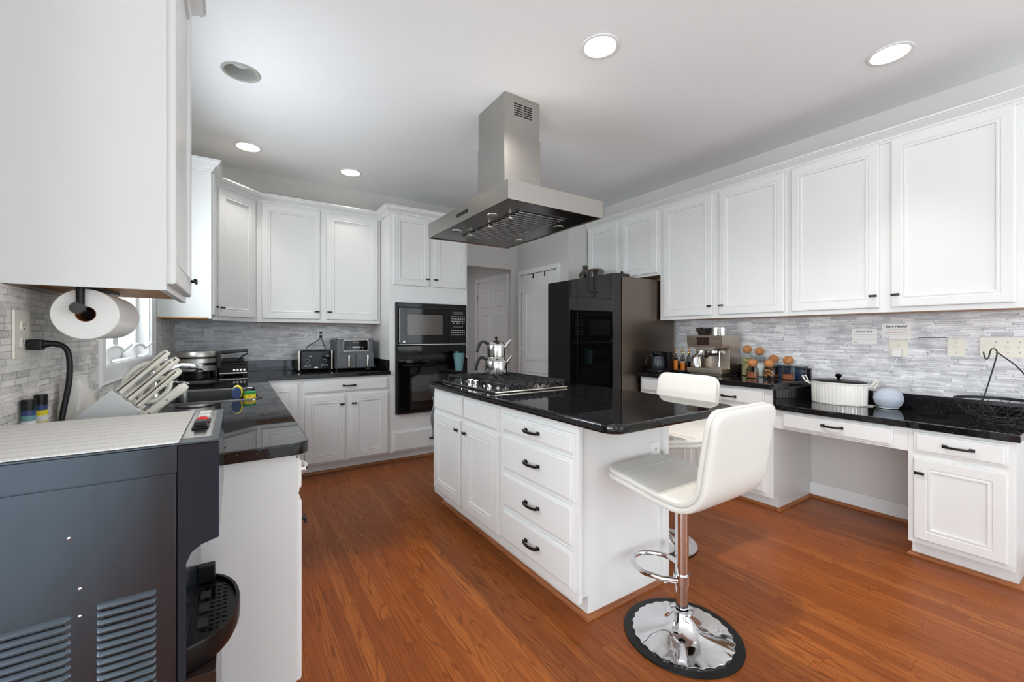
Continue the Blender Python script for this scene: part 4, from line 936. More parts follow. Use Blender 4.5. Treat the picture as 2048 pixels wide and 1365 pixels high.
for k, (yy, m_, nm) in enumerate(((1.40, WHITEP, 'rocker_switch'), (1.34, WHITEP, 'rocker_switch'), (1.275, REDP, 'rocker_switch'), (1.205, BLACKP, 'rocker_switch'))):
    mb = MB(); mb.box(-.084, -.052, yy-.024, yy+.024, IZ+.0015, IZ+.006, b=.002); hs = mb.build('switch_housing', BLACKP if k > 1 else BAFFOFF, t)
    mb = MB()
    if m_ is REDP: mb.ball((-.068, yy+.004, IZ+.006), .0125, .02, .009, 16, 10)
    else: mb.box(-.08, -.056, yy-.018, yy+.018, IZ+.005, IZ+(.017 if k == 3 else .009), b=.003)
    mb.build(nm, m_, hs)
tag(box('woven_runner', RUNNER, None, IX0+.004, -.0945, 1.056, 1.468, IZ+.0004, IZ+.0034, b=.0012), 'white woven placemat covering the top of the ice maker', 'placemat')

# ---------------------------------------------------------------- range hood
HX0, HX1, HY0, HY1, HZ0, HZ1 = 1.216, 1.922, 1.89, 3.0, 1.99, 2.098
t = thing('range_hood', 'stainless steel island range hood hanging from the ceiling above the cooktop', 'range hood', (1.57, 2.44, 1.99))
mb = MB(); rr = []
def hr(i, z): return [(HX0+i, HY0+i, z), (HX1-i, HY0+i, z), (HX1-i, HY1-i, z), (HX0+i, HY1-i, z)]
mb.rings([hr(.008, HZ0+.006), hr(.004, HZ0), hr(0, HZ0+.0015), hr(0, HZ1), hr(.003, HZ1+.001), hr(.1, HZ1+.004), hr(.2, HZ1+.005)], cap0=False); mb.build('canopy', STEEL, t, 20)
mb = MB(); mb.rings([hr(.008, HZ0+.006), hr(.03, HZ0+.016), hr(.13, HZ0+.018)]); up = mb.build('underside', HOODU, t, 0)
mb = MB(); FX0, FX1, FY0, FY1 = 1.385, 1.755, 2.03, 2.80
mb.box(FX0, FX1, FY0, FY1, HZ0+.004, HZ0+.0178)
for k in range(20):
    y = FY0+.018+k*.0385; mb.box(FX0+.015, FX1-.015, y, y+.02, HZ0-.006, HZ0+.004, b=.004)
mb.build('baffle_filter', HOODU, up)
for k, y in enumerate((2.16, 2.41, 2.68)):
    mb = MB(); mb.box(FX0+.0, FX0+.02, y-.022, y+.022, HZ0-.02, HZ0+.004, b=.004); mb.box(FX0+.018, FX0+.034, y-.012, y+.012, HZ0-.018, HZ0-.008, b=.003); mb.build('filter_latch', SSOFT, up)
for x, y in ((1.31, 2.215), (1.30, 2.684), (1.834, 2.216), (1.831, 2.689)):
    mb = MB(); mb.lathe([(.001, .002), (.026, .001), (.034, 0), (.036, .004), (.036, .014), (.001, .015)], (x, y, HZ0+.002), 24); mb.build('lamp', SSOFT, up)
TH = FXN(HX0); mb = MB(); mb.box(2.36, 2.515, 2.033, 2.053, 0, .002, T=TH); cp = mb.build('control_strip', BLACKP, t, 0)
for k in range(6): mb = MB(); mb.box(2.367+k*.025, 2.385+k*.025, 2.037, 2.049, .002, .004, b=.001, T=TH); mb.build('button', GREYM, cp)
mb = MB(); mb.box(1.43, 1.716, 2.263, 2.618, HZ1+.004, 2.56, b=.003); mb.build('lower_chimney', STEEL, t)
mb = MB(); mb.box(1.434, 1.712, 2.267, 2.614, 2.55, ZC-.0005, b=.003); uc = mb.build('upper_chimney', STEEL, t)
mb = MB(); TV = FYN(2.267)
for k in range(6):
    z = 2.765-k*.0145
    for u0, u1 in ((1.506, 1.572), (1.58, 1.646)): mb.box(u0, u1, z-.004, z+.003, .0001, .0012, T=TV)
mb.build('vent_slots', INK, uc, 0)

# ---------------------------------------------------------------- cooktop
t = thing('gas_cooktop', 'stainless gas cooktop with black grates set in the island', 'cooktop', (1.545, 2.48, CT))
mb = MB(); mb.slab(rrect(1.268, 1.818, 2.10, 2.868, .012), CT+.0005, CT+.014, b=.004); mb.build('tray', SSOFT, t)
BUR = [(1.40, 2.24, .04), (1.68, 2.24, .048), (1.56, 2.485, .06), (1.40, 2.73, .04), (1.68, 2.73, .045)]
for x, y, r in BUR:
    mb = MB(); mb.lathe([(.001, 0), (r*1.2, 0), (r*1.15, .006), (r, .008), (r, .014), (.001, .014)], (x, y, CT+.014), 28); br = mb.build('burner', STEEL, t)
    mb = MB(); mb.lathe([(.001, .014), (r*.82, .014), (r*.82, .02), (r*.74, .023), (.001, .024)], (x, y, CT+.014), 28); mb.build('burner_cap', BLACKM, br)
for (y0, y1, x0) in ((2.115, 2.36, 1.31), (2.366, 2.608, 1.42), (2.614, 2.855, 1.31)):
    mb = MB(); x1 = 1.80; z0, z1 = CT+.042, CT+.056
    for x in (x0, x1-.012): mb.box(x, x+.012, y0, y1, z0, z1, b=.002)
    for y in (y0, y1-.012): mb.box(x0, x1, y, y+.012, z0-.006, z1-.004, b=.002)
    k = 9 if x0 < 1.4 else 7
    for i in range(k):
        x = x0+.02+(x1-x0-.05)*i/(k-1)
        for a, b_ in ((y0, y0+.095), (y1-.095, y1)): mb.box(x, x+.011, a, b_, z0, z1, b=.002)
        for y in (y0, y1-.02): mb.box(x, x+.011, y, y+.02, CT+.026, z0+.004)
    ym = (y0+y1)/2; mb.box(x0, x1, ym-.006, ym+.006, z0, z1, b=.002)
    for x in (x0, x1-.014):
        for y in (y0, y1-.014): mb.box(x, x+.014, y, y+.014, CT+.0142, z0)
    mb.build('grate', BLACKM, t)
for k in range(5):
    y = 2.29+k*.092; x = 1.335 if k % 2 == 0 else 1.345
    mb = MB(); mb.lathe([(.001, 0), (.022, 0), (.022, .004), (.018, .006), (.017, .026), (.015, .029), (.001, .029)], (x, y, CT+.014), 22); mb.box(x-.019, x+.019, y-.004, y+.004, CT+.03, CT+.046, b=.002); mb.build('control_knob', CHROME, t)
# double teapot
KX, KY, KZ = 1.605, 2.655, CT+.0562
hd = Vector((-.836, .549, 0)); 
t = thing('teapot', 'large steel lower kettle of the stacked teapot on the cooktop', 'teapot', (KX, KY, KZ))
mb = MB(); mb.lathe([(.001, 0), (.076, 0), (.08, .004), (.081, .05), (.08, .088), (.074, .106), (.064, .118), (.062, .128), (.058, .128), (.05, .11), (.001, .1)], (KX, KY, KZ), 40); mb.build('pot_body', POLISH, t)
def khandle(t, z, r, dz):
    c0 = Vector((KX, KY, KZ)); p = [c0+hd*(r-.004)+Vector((0, 0, z)), c0+hd*(r+.03)+Vector((0, 0, z+.018)), c0+hd*(r+.055)+Vector((0, 0, z+.008)), c0+hd*(r+.072)+Vector((0, 0, z-dz*.45)), c0+hd*(r+.08)+Vector((0, 0, z-dz))]
    mb = MB(); mb.tube(spl([tuple(q_) for q_ in p], 5), [.008]+[.0105]*9+[.0115]*6+[.0105]*4+[.008], 12); mb.build('handle', BLACKM, t)
    p = [c0-hd*(r-.006)+Vector((0, 0, z-.028)), c0-hd*(r+.018)+Vector((0, 0, z+.002)), c0-hd*(r+.045)+Vector((0, 0, z+.034))]
    mb = MB(); mb.tube([tuple(q_) for q_ in p], [.017, .011, .007], 14); mb.build('spout', POLISH, t)
khandle(t, .105, .072, .075)
t = thing('teapot', 'small steel upper teapot with a black lid knob, stacked on the kettle', 'teapot', (KX, KY, KZ+.128))
z = KZ+.1285
mb = MB(); mb.lathe([(.001, 0), (.061, 0), (.065, .004), (.066, .05), (.066, .082), (.06, .098), (.053, .106), (.001, .106)], (KX, KY, z), 40); mb.build('pot_body', POLISH, t)
mb = MB(); mb.lathe([(.053, .1062), (.056, .108), (.05, .116), (.03, .123), (.001, .126)], (KX, KY, z), 36); ld = mb.build('lid', POLISH, t)
mb = MB(); mb.lathe([(.006, .124), (.006, .131), (.0125, .146), (.0125, .149), (.001, .15)], (KX, KY, z), 18); mb.build('lid_knob', BLACKP, ld)
khandle(t, .222, .062, .06)

# ---------------------------------------------------------------- refrigerator and things on top
FX, FYA, FYB, FZ = 2.833, 2.662, 3.602, 1.80
t = thing('refrigerator', 'large black glass-front refrigerator between pantry and right counter', 'refrigerator', (3.27, 3.13, 0))
mb = MB(); mb.box(2.955, 3.71, FYA, FYB, .03, FZ, b=.004); mb.build('body', FRSIDE, t)
mb = MB(); mb.box(2.99, 3.68, FYA+.03, FYB-.03, 0, .03); mb.build('base_grille', BLACKP, t)
ym = 3.13; TFR = FXN(2.943)
for (y0, y1, z0, z1, nm) in ((FYA, ym-.002, .74, FZ+.02, 'door'), (ym+.002, FYB, .74, FZ+.02, 'door'), (FYA, ym-.002, .05, .735, 'door'), (ym+.002, FYB, .05, .735, 'door')):
    mb = MB(); mb.box(y0, y1, z0, z1, 0, .106, b=.003, T=TFR); d = mb.build(nm, GREYM, t)
    mb = MB(); mb.box(y0+.0015, y1-.0015, z0+.0015, z1-.0015, .1061, .110, b=.001, T=TFR); mb.build('glass_front', FRGLASS, d)
for y in (FYA+.035, FYB-.035):
    mb = MB(); mb.box(2.90, 3.06, y-.03, y+.03, FZ+.0, FZ+.028, b=.005); mb.build('hinge_cover', GREYM, t)
t = thing('juicer_pitcher', 'tall smoky plastic juicer with a feed chute on top of the refrigerator', 'juicer', (3.25, 3.43, FZ))
c = (3.22, 3.43, FZ+.0005)
mb = MB(); mb.lathe([(.001, 0), (.05, 0), (.056, .004), (.075, .12), (.073, .135), (.05, .16), (.036, .175), (.036, .225), (.033, .225), (.033, .172), (.048, .155), (.069, .132), (.052, .008), (.001, .006)], c, 32); mb.build('jug', SMOKE, t)
mb = MB(); mb.lathe([(.001, .008), (.045, .008), (.045, .09), (.03, .11), (.001, .11)], c, 24); mb.build('motor_base', GREYM, t)
t = thing('plastic_container', 'round smoky plastic container beside the juicer on the refrigerator', 'container', (3.2, 3.26, FZ))
c = (3.2, 3.255, FZ+.0005)
mb = MB(); mb.lathe([(.001, 0), (.072, 0), (.078, .006), (.092, .12), (.096, .135), (.092, .135), (.074, .01), (.001, .008)], c, 36); mb.build('bowl', SMOKE, t)
mb = MB(); mb.lathe([(.097, .135), (.098, .14), (.08, .158), (.04, .165), (.001, .165), (.001, .16), (.04, .16), (.078, .152), (.09, .137)], c, 36, closed=True); mb.build('lid', SMOKE, t)
mb = MB(); mb.tube([(3.14, 3.19, FZ+.11), (3.115, 3.165, FZ+.11), (3.115, 3.165, FZ+.03), (3.15, 3.2, FZ+.03)], .006, 8); mb.build('handle', SMOKE, t)

# ---------------------------------------------------------------- right counter things
t = thing('coffee_brewer', 'small black coffee maker against the refrigerator side', 'coffee maker', (3.3, 2.53, CT))
c = (3.28, 2.52, CT)
mb = MB(); mb.slab(rrect(3.205, 3.40, 2.445, 2.60, .03), CT+.0005, CT+.03, b=.006); mb.build('base', BLACKP, t)
mb = MB(); mb.lathe([(.001, .031), (.052, .031), (.058, .04), (.062, .07), (.056, .13), (.046, .155), (.001, .157)], c, 32); pt = mb.build('carafe', mat('charcoal enamel', (44, 48, 54), .3, .3), t)
mb = MB(); mb.lathe([(.048, .157), (.05, .16), (.05, .185), (.044, .195), (.001, .197)], c, 28); mb.build('carafe_lid', BLACKG, pt)
mb = MB(); hv = Vector((-.6, .8, 0)); cc = Vector(c); mb.tube([tuple(cc+hv*.05+Vector((0, 0, .15))), tuple(cc+hv*.08+Vector((0, 0, .15))), tuple(cc+hv*.1+Vector((0, 0, .13))), tuple(cc+hv*.11+Vector((0, 0, .07)))], .007, 8); mb.build('carafe_handle', BLACKP, pt)
mb = MB(); mb.box(3.335, 3.40, 2.45, 2.50, CT+.03, CT+.19, b=.006); mb.build('rear_column', BLACKP, t)
# syrup tray and bottles
t = thing('syrup_tray', 'round black turntable tray holding syrup bottles', 'tray', (3.50, 2.395, CT))
mb = MB(); mb.lathe([(.001, 0), (.06, 0), (.06, .006), (.095, .008), (.1, .012), (.1, .024), (.096, .024), (.094, .016), (.001, .015)], (3.50, 2.42, CT+.0005), 40); mb.build('tray', BLACKP, t)
BT = [(3.425, 2.435, .095, AMBER, 'amber-filled syrup bottle with gold pump at the left of the tray'), (3.445, 2.375, .075, AMBER, 'half-full amber syrup bottle with gold pump in the middle of the tray'),
      (3.485, 2.34, .035, AMBER, 'nearly empty clear syrup bottle with gold pump at the right of the tray'), (3.52, 2.43, .10, REDSY, 'dark red syrup bottle at the back of the tray'), (3.545, 2.38, .0, None, 'empty clear bottle with cork at the back of the tray'), (3.475, 2.475, .11, BROWNB, 'brown bottle nearest the coffee maker on the tray')]
for i, (x, y, fill, fm, lab) in enumerate(BT):
    t = thing('syrup_bottle', lab, 'bottle', (x, y, CT+.016), 'bottles on the syrup tray'); c = (x, y, CT+.017); r = .0235
    if fill: mb = MB(); mb.lathe([(.001, .002), (r-.003, .002), (r-.003, fill), (.001, fill)], c, 20); mb.build('syrup', fm, t)
    mb = MB(); mb.lathe([(.001, 0), (r-.002, 0), (r, .004), (r, .105), (r*.8, .125), (.009, .14), (.009, .165), (.0075, .165), (.0075, .14), (r*.7, .12), (r-.002, .1), (r-.002, .003), (.001, .0015)], c, 24); mb.build('glass', JARG, t)
    if i < 3:
        mb = MB(); mb.cyl((x, y, c[2]+.165), (x, y, c[2]+.172), .0105, n=14); mb.cyl((x, y, c[2]+.172), (x, y, c[2]+.205), .003, n=8); mb.tube([(x, y, c[2]+.205), (x-.008, y-.004, c[2]+.212), (x-.026, y-.012, c[2]+.208)], .0035, 8); mb.build('pump', COPPER if False else mat('gold pump %d' % i, (214, 170, 96), .25, .9), t)
    elif i == 4: mb = MB(); mb.cyl((x, y, c[2]+.155), (x, y, c[2]+.185), .0085, n=14); mb.build('stopper', CORK, t)
    else: mb = MB(); mb.cyl((x, y, c[2]+.163), (x, y, c[2]+.18), .011, n=14); mb.build('cap', BROWNB, t)
    if i in (3,): mb = MB(); mb.lathe([(r+.0004, .05), (r+.0008, .05), (r+.0008, .085), (r+.0004, .085)], c, 24, closed=True); mb.build('label', REDP if i == 0 else PAPERW, t)

# espresso machine (faces -X)
EX0, EX1, EY0, EY1 = 3.43, 3.725, 1.995, 2.325
t = thing('espresso_machine', 'stainless espresso machine with grinder on the right counter', 'espresso machine', (3.58, 2.16, CT))
ESP = steel('espresso steel', (190, 178, 164), .3)
z = CT+.001
mb = MB(); mb.box(EX0+.13, EX1, EY0+.004, EY1-.004, z+.02, z+.335, b=.006); mb.box(EX0+.02, EX1-.02, EY0+.02, EY1-.02, z, z+.021); mb.build('body', ESP, t)
mb = MB(); poly = [(EX0+.012, z+.235), (EX0+.0, z+.33), (EX0+.012, z+.342), (EX1, z+.342), (EX1, z+.235)]
mb.rings([[(x, y, zz) for x, zz in poly] for y in (EY0, EY1)]); mb.build('head', ESP, t, 0)
mb = MB(); poly = [(EY0+.05, z+.24), (EY0+.085, z+.213), (EY1-.10, z+.213), (EY1-.05, z+.24)]
mb.rings([[(x, y, zz) for y, zz in poly] for x in (EX0+.008, EX0+.13)]); mb.build('head_lower', ESP, t, 0)
TE = lambda u, v, w: (EX0+.006-w-(v-(z+.285))*.11, u, v)
mb = MB(); mb.box(2.11, 2.225, z+.258, z+.325, 0, .004, T=TE); scn = mb.build('touch_screen', SCREEN, t, 0)
mb = MB(); mb.cyl((2.24, z+.29, 0), (2.24, z+.29, .012), .0, .0, T=TE) if False else mb.box(2.229, 2.246, z+.256, z+.325, 0, .005, b=.002, T=TE); mb.build('screen_dial', SSOFT, t)
text_part('logo', 'Breville', .022, TE, 2.055, z+.292, mat('gold print', (220, 190, 120), .3, .6), t, .0012, -1)
mb = MB(); mb.box(EX0+.0, EX0+.15, EY0+.002, EY1-.002, z+.008, z+.055, b=.006); mb.box(EX0+.02, EX0+.15, EY0+.02, EY1-.02, z+.055, z+.057); mb.build('drip_tray', ESP, t)
for y, r in ((2.235, .031), (2.12, .033)):
    mb = MB(); mb.lathe([(r, 0), (r+.004, .004), (r+.004, .022), (r*.9, .03), (.001, .03), (.001, 0)], (EX0+.075, y, z+.185), 26); gh = mb.build('group_head', CHROME, t)
    mb = MB(); mb.lathe([(.001, 0), (.02, 0), (.03, .006), (.032, .024), (.001, .024)], (EX0+.075, y, z+.16), 24); mb.tube([(EX0+.045, y, z+.172), (EX0+.0, y-.006, z+.168), (EX0-.05, y-.014, z+.158)], [.009, .012, .0125], 12); mb.build('portafilter', BLACKP if y < 2.2 else CHROME, gh)
mb = MB(); mb.tube([(EX0+.05, 2.035, z+.215), (EX0+.03, 2.03, z+.205), (EX0+.025, 2.028, z+.17), (EX0+.02, 2.03, z+.07)], .0055, 10); mb.build('steam_wand', CHROME, t)
mb = MB(); mb.cyl((EX0-.008, 2.012, z+.285), (EX0+.012, 2.012, z+.285), .014, n=18) if False else mb.box(EX0+.128, EX0+.131, EY0+.02, EY1-.02, z+.06, z+.21); mb.build('splash_panel', ESP, t, 0)
mb = MB(); mb.lathe([(.001, 0), (.05, 0), (.052, .008), (.055, .012), (.07, .045), (.071, .062), (.001, .062)], (EX0+.15, 2.245, z+.342), 32); hp = mb.build('bean_hopper', TINTG, t)
mb = MB(); mb.lathe([(.001, .0625), (.072, .0625), (.072, .07), (.001, .072)], (EX0+.15, 2.245, z+.342), 32); mb.build('hopper_lid', BLACKG, hp)
# milk jug and cups
t = thing('milk_jug', 'steel milk pitcher standing on the espresso machine drip tray', 'jug', (3.475, 2.265, z+.057))
mb = MB(); mb.lathe([(.001, 0), (.04, 0), (.044, .004), (.044, .03), (.038, .075), (.037, .09), (.039, .098), (.036, .098), (.034, .08), (.04, .03), (.04, .006), (.001, .005)], (3.475, 2.262, z+.0572), 30); mb.build('jug_body', POLISH, t)
mb = MB(); mb.tube([(3.445, 2.235, z+.145), (3.425, 2.215, z+.14), (3.42, 2.21, z+.10), (3.438, 2.23, z+.08)], .004, 8); mb.build('handle', POLISH, t)
for k, (y, lab) in enumerate(((2.128, 'steel canister on the espresso machine, next to the bean hopper'), (2.065, 'steel canister on the espresso machine, right-hand one'))):
    t = thing('steel_canister', lab, 'canister', (3.56, y, z+.342), 'canisters on the espresso machine')
    mb = MB(); mb.lathe([(.001, 0), (.028, 0), (.028, .058), (.001, .058)], (3.56, y, z+.3422), 24); mb.build('can', POLISH, t)
    mb = MB(); mb.lathe([(.001, .058), (.0295, .058), (.0295, .07), (.026, .073), (.001, .073)], (3.56, y, z+.3422), 24); mb.build('lid', CHROME, t)
# cork-ball jars
JR = [(3.655, 1.90, .188, SEED, .145, 'tall glass jar of dried herbs with cork ball, nearest the espresso machine'), (3.66, 1.80, .174, PAPERW, .11, 'tall glass jar of white sugar with cork ball, behind the short jars'),
      (3.475, 1.765, .085, COCOA, .045, 'short glass jar half full of cocoa with cork ball, left of the front row'), (3.51, 1.655, .085, DRYF, .06, 'short glass jar of dried orange slices with cork ball'),
      (3.68, 1.70, .115, COCOA, .02, 'glass jar with cork ball at the back, before the blue box'), (3.575, 1.545, .115, COCOA, .04, 'glass jar of brown powder with cork ball at the counter end')]
for x, y, h, fm, fh, lab in JR:
    t = thing('storage_jar', lab, 'jar', (x, y, CT), 'cork-ball storage jars'); c = (x, y, CT+.0005); r = .045
    mb = MB(); mb.lathe([(.001, 0), (r-.003, 0), (r, .004), (r, h-.012), (r-.006, h-.002), (r-.013, h), (r-.013, h+.014), (r-.016, h+.014), (r-.016, h), (r-.009, h-.005), (r-.003, h-.014), (r-.003, .005), (.001, .004)], c, 32); mb.build('glass', JARG, t)
    mb = MB()
    if fm is DRYF:
        for k in range(10):
            a_ = k*2.4; q_ = (x+.024*math.cos(a_), y+.024*math.sin(a_), CT+.026+.005*k); ti = .9*math.sin(k*1.7)
            mb.lathe([(.001, -.0015), (.015, -.0015), (.015, .0015), (.001, .0015)], n=14, T=lambda X_, Y_, Z_: (q_[0]+X_, q_[1]+Y_*math.cos(ti)-Z_*math.sin(ti), q_[2]+Y_*math.sin(ti)+Z_*math.cos(ti)))
    else: mb.lathe([(.001, .0045), (r-.0035, .0045), (r-.0035, fh), (r*.5, fh+.003), (.001, fh+.004)], c, 28)
    mb.build('contents', fm, t)
    mb = MB(); mb.ball((x, y, CT+h+.036), .036, .036, .033, 24, 14); mb.build('cork_ball', CORK, t)
t = thing('storage_box', 'dark blue plastic box behind the jars at the counter end', 'box', (3.69, 1.56, CT))
mb = MB(); mb.box(3.63, 3.735, 1.475, 1.645, CT+.0005, CT+.09, b=.006); mb.build('tub', NAVY, t)
mb = MB(); mb.box(3.625, 3.74, 1.47, 1.65, CT+.09, CT+.104, b=.004); mb.build('lid', NAVY, t)
mb = MB()
for q_ in (.02, .05, .08): mb.box(3.66, 3.69, 1.463, 1.476, CT+q_-.007, CT+q_+.007, b=.002)
mb.build('clips', BLACKP, t)

# ---------------------------------------------------------------- desk things
t = thing('casserole_crock', 'white fluted oval crock with black lid on the desk', 'crock', (3.54, 1.22, DZ))
c = (3.558, 1.215, DZ+.0005); HS = 1.14; fl = lambda f, r: .012*math.sin(f*2*PI*44) if r > .05 else 0.
mb = MB(); mb.lathe([(.02, 0), (.097, 0), (.101, .006), (.102, .07), (.1025, .142)], c, 176, wave=fl, sy=1.58); mb.lathe([(.104, .142), (.106, .146), (.106, .153), (.1, .153), (.096, .10), (.09, .02), (.02, .015)], c, 72, sy=1.58, cap0=False); mb.build('crock_body', CERAM, t)
for s_ in (-1, 1):
    y0 = c[1]+s_*.165; mb = MB(); mb.tube([(c[0]-.032, y0-s_*.006, c[2]+.128), (c[0]-.032, y0+s_*.03, c[2]+.146), (c[0]-.028, y0+s_*.05, c[2]+.178), (c[0]+.028, y0+s_*.05, c[2]+.178), (c[0]+.032, y0+s_*.03, c[2]+.128), (c[0]+.032, y0-s_*.006, c[2]+.128)], .0048, 10); mb.build('handle', CERAM, t)
mb = MB(); mb.lathe([(.02, .154), (.1, .154), (.104, .158), (.092, .165), (.04, .170), (.001, .171)], c, 56, sy=1.57); ld = mb.build('lid', BLACKP, t)
mb = MB(); mb.lathe([(.011, .169), (.009, .179), (.016, .186), (.0205, .197), (.016, .208), (.001, .212)], c, 20); mb.build('lid_knob', BLACKG, ld)
t = thing('smart_speaker', 'pale grey egg-shaped fabric speaker on the desk', 'speaker', (3.60, .955, DZ))
mb = MB(); mb.lathe([(.001, 0), (.035, 0), (.05, .006), (.068, .028), (.0765, .055), (.077, .07), (.071, .095), (.056, .117), (.034, .13), (.012, .135), (.001, .1355)], (3.60, .955, DZ+.0005), 44); mb.build('fabric_shell', EGGM, t)
mb = MB(); mb.lathe([(.0455, .0035), (.0525, .0035), (.0525, .0065), (.0455, .0065)], (3.60, .955, DZ+.0005), 40, closed=True); mb.build('base_ring', WHITEP, t)
TRW = FXN(XR-.011)
outlet('ivory outlet plate with white adapter above the desk', TRW, .945, 1.168, IVORY, .098, .118)
t = thing('power_adapter', 'square white power adapter plugged in above the desk', 'power adapter', (3.74, .948, 1.14))
mb = MB(); mb.box(.925, .972, 1.112, 1.168, .0089, .042, b=.005, T=TRW); mb.build('adapter_body', WHITEP, t)
mb = MB(); mb.tube(spl([(3.735, .945, 1.113), (3.735, .955, 1.08), (3.728, .985, 1.02), (3.715, 1.02, .96), (3.70, 1.05, .91), (3.685, 1.055, .86), (3.67, 1.045, .81), (3.66, 1.03, DZ+.006), (3.60, 1.075, DZ+.004), (3.565, 1.085, DZ+.004), (3.56, 1.06, DZ+.004), (3.585, 1.03, DZ+.004)]), .0026, 8); mb.build('cable', WHITEP, t)
outlet('ivory phone jack plate to the right of the adapter', TRW, .672, 1.182, IVORY, .078, .115, 1)
outlet('wide ivory triple light switch plate at the right edge', TRW, .46, 1.188, IVORY, .225, .118, 3)
# notes taped to the splash
def note(label, u0, u1, z0, z1, title, ts):
    t = thing('paper_note', label, 'paper note', TRW((u0+u1)/2, z0, .001), 'notes on the right splash')
    mb = MB(); mb.box(u0, u1, z0, z1, .0005, .0015, T=TRW); mb.build('sheet', PAPERW, t, 0)
    um = (u0+u1)/2
    text_part('title', title, ts, TRW, um, z1-.020, INK, t, .002, -1, 'CENTER', .0005)
    mb = MB()
    for k in range(3):
        zz = z1-.042-k*.017; mb.box(u0+.006, u1-.006-(.03 if k > 1 else 0), zz, zz+.0008, .0015, .0019, T=TRW)
    mb.build('ruled_lines', GREYINK, t, 0)
    mb = MB(); cu, cz = u1-.022, z0+.024
    mb.tube([TRW(cu+.012*math.cos(k*PI/8)*(1+.2*math.sin(3*k)), cz+.012*math.sin(k*PI/8), .0018) for k in range(16)], .0007, 5, closed=True)
    mb.tube([TRW(cu-.02+.006*k, z0+.008+.004*math.sin(k*2), .0018) for k in range(8)], .0007, 5); mb.build('doodle', GREYINK, t)
    return t
note('small white note reading Working Hard! on the right splash', 1.060, 1.203, 1.195, 1.305, 'Working Hard!', .0155)
nt = note('white note reading Extra Helpful! with red handwriting above the outlet', .881, 1.031, 1.231, 1.338, 'Extra Helpful!', .020)
text_part('handwriting', 'Thank you for cleaning', .0105, TRW, .955, 1.296, REDINK, nt, .0022, -1)
text_part('handwriting', 'up the chairs at home!', .0105, TRW, .957, 1.279, REDINK, nt, .0022, -1)
tag(box('pencil_stick', BLACKP, None, XR-.016, XR-.0112, .713, .846, 1.2425, 1.2475), 'thin black strip stuck on the right splash beside the note', 'strip')
# wire basket with banana hook
t = thing('fruit_basket', 'black wire fruit basket with a banana hook at the right end of the desk', 'basket', (3.49, .50, DZ))
bc = (3.495, .475, DZ+.001)
mb = MB(); mb.rings([[(bc[0]+r*math.cos(2*PI*k/48), bc[1]+r*math.sin(2*PI*k/48), bc[2]+zz) for k in range(48)] for r, zz in ((.15, .112), (.158, .112), (.158, .128), (.15, .128))], closed=True); mb.build('rim', BLACKM, t)
for k in range(24):
    a0 = 2*PI*k/24; sgn = 1 if k % 2 else -1; pth = []
    for i in range(9):
        s_ = i/8; r = .155-.10*s_**1.8; zz = .112*(1-s_)**.9+.012*(s_); aa = a0+sgn*.5*s_+.0
        pth.append((bc[0]+r*math.cos(aa), bc[1]+r*math.sin(aa), bc[2]+zz))
    mb = MB(); mb.tube(pth, .0015, 6); mb.build('wire', BLACKM, t)
mb = MB()
for r, zz in ((.055, .012), (.07, .0025), (.11, .045)): mb.tube([(bc[0]+r*math.cos(2*PI*k/36), bc[1]+r*math.sin(2*PI*k/36), bc[2]+zz) for k in range(36)], .0024, 6, closed=True)
for k in range(6): mb.tube([(bc[0]+.055*math.cos(k*PI/3), bc[1]+.055*math.sin(k*PI/3), bc[2]+.012), (bc[0]+.07*math.cos(k*PI/3), bc[1]+.07*math.sin(k*PI/3), bc[2]+.0025)], .002, 6)
for k in range(3): mb.tube([(bc[0]+.055*math.cos(k*PI/3), bc[1]+.055*math.sin(k*PI/3), bc[2]+.012), (bc[0]-.055*math.cos(k*PI/3), bc[1]-.055*math.sin(k*PI/3), bc[2]+.012)], .002, 6)
mb.build('base_rings', BLACKM, t)
mb = MB(); mb.tube(spl([(bc[0]+.005, bc[1]-.152, bc[2]+.12), (bc[0]+.005, bc[1]-.13, bc[2]+.22), (bc[0]+.005, bc[1]-.08, bc[2]+.31), (bc[0]+.003, bc[1]-.03, bc[2]+.365), (bc[0], bc[1]-.012, bc[2]+.385)]), .0032, 8)
mb.tube(spl([(bc[0]+.0, bc[1]+.06, bc[2]+.06), (bc[0]+.0, bc[1]+.035, bc[2]+.16), (bc[0], bc[1]+.008, bc[2]+.29), (bc[0], bc[1]-.008, bc[2]+.38), (bc[0], bc[1]+.0, bc[2]+.405), (bc[0], bc[1]+.012, bc[2]+.405), (bc[0], bc[1]+.018, bc[2]+.385), (bc[0], bc[1]+.024, bc[2]+.355), (bc[0], bc[1]+.034, bc[2]+.35), (bc[0], bc[1]+.04, bc[2]+.37), (bc[0], bc[1]+.042, bc[2]+.39)]), .0032, 8); mb.build('banana_hook', BLACKM, t)

# grey towel hung at the far end of the island
tw = MB(); rr = []
for k in range(9):
    s_ = k/8; wv = .012*math.sin(s_*9)
    rr.append([(1.225+wv-.01*s_, 2.93+.01*math.sin(3*s_), .80-.30*s_), (1.285, 2.935+wv, .80-.30*s_), (1.30, 2.95+wv, .80-.30*s_), (1.225+wv-.012*s_, 2.952, .80-.30*s_)])
tw.rings(rr); tag(tw.build('dish_towel', GREYC, None), 'grey cloth hanging at the far corner of the island', 'towel')

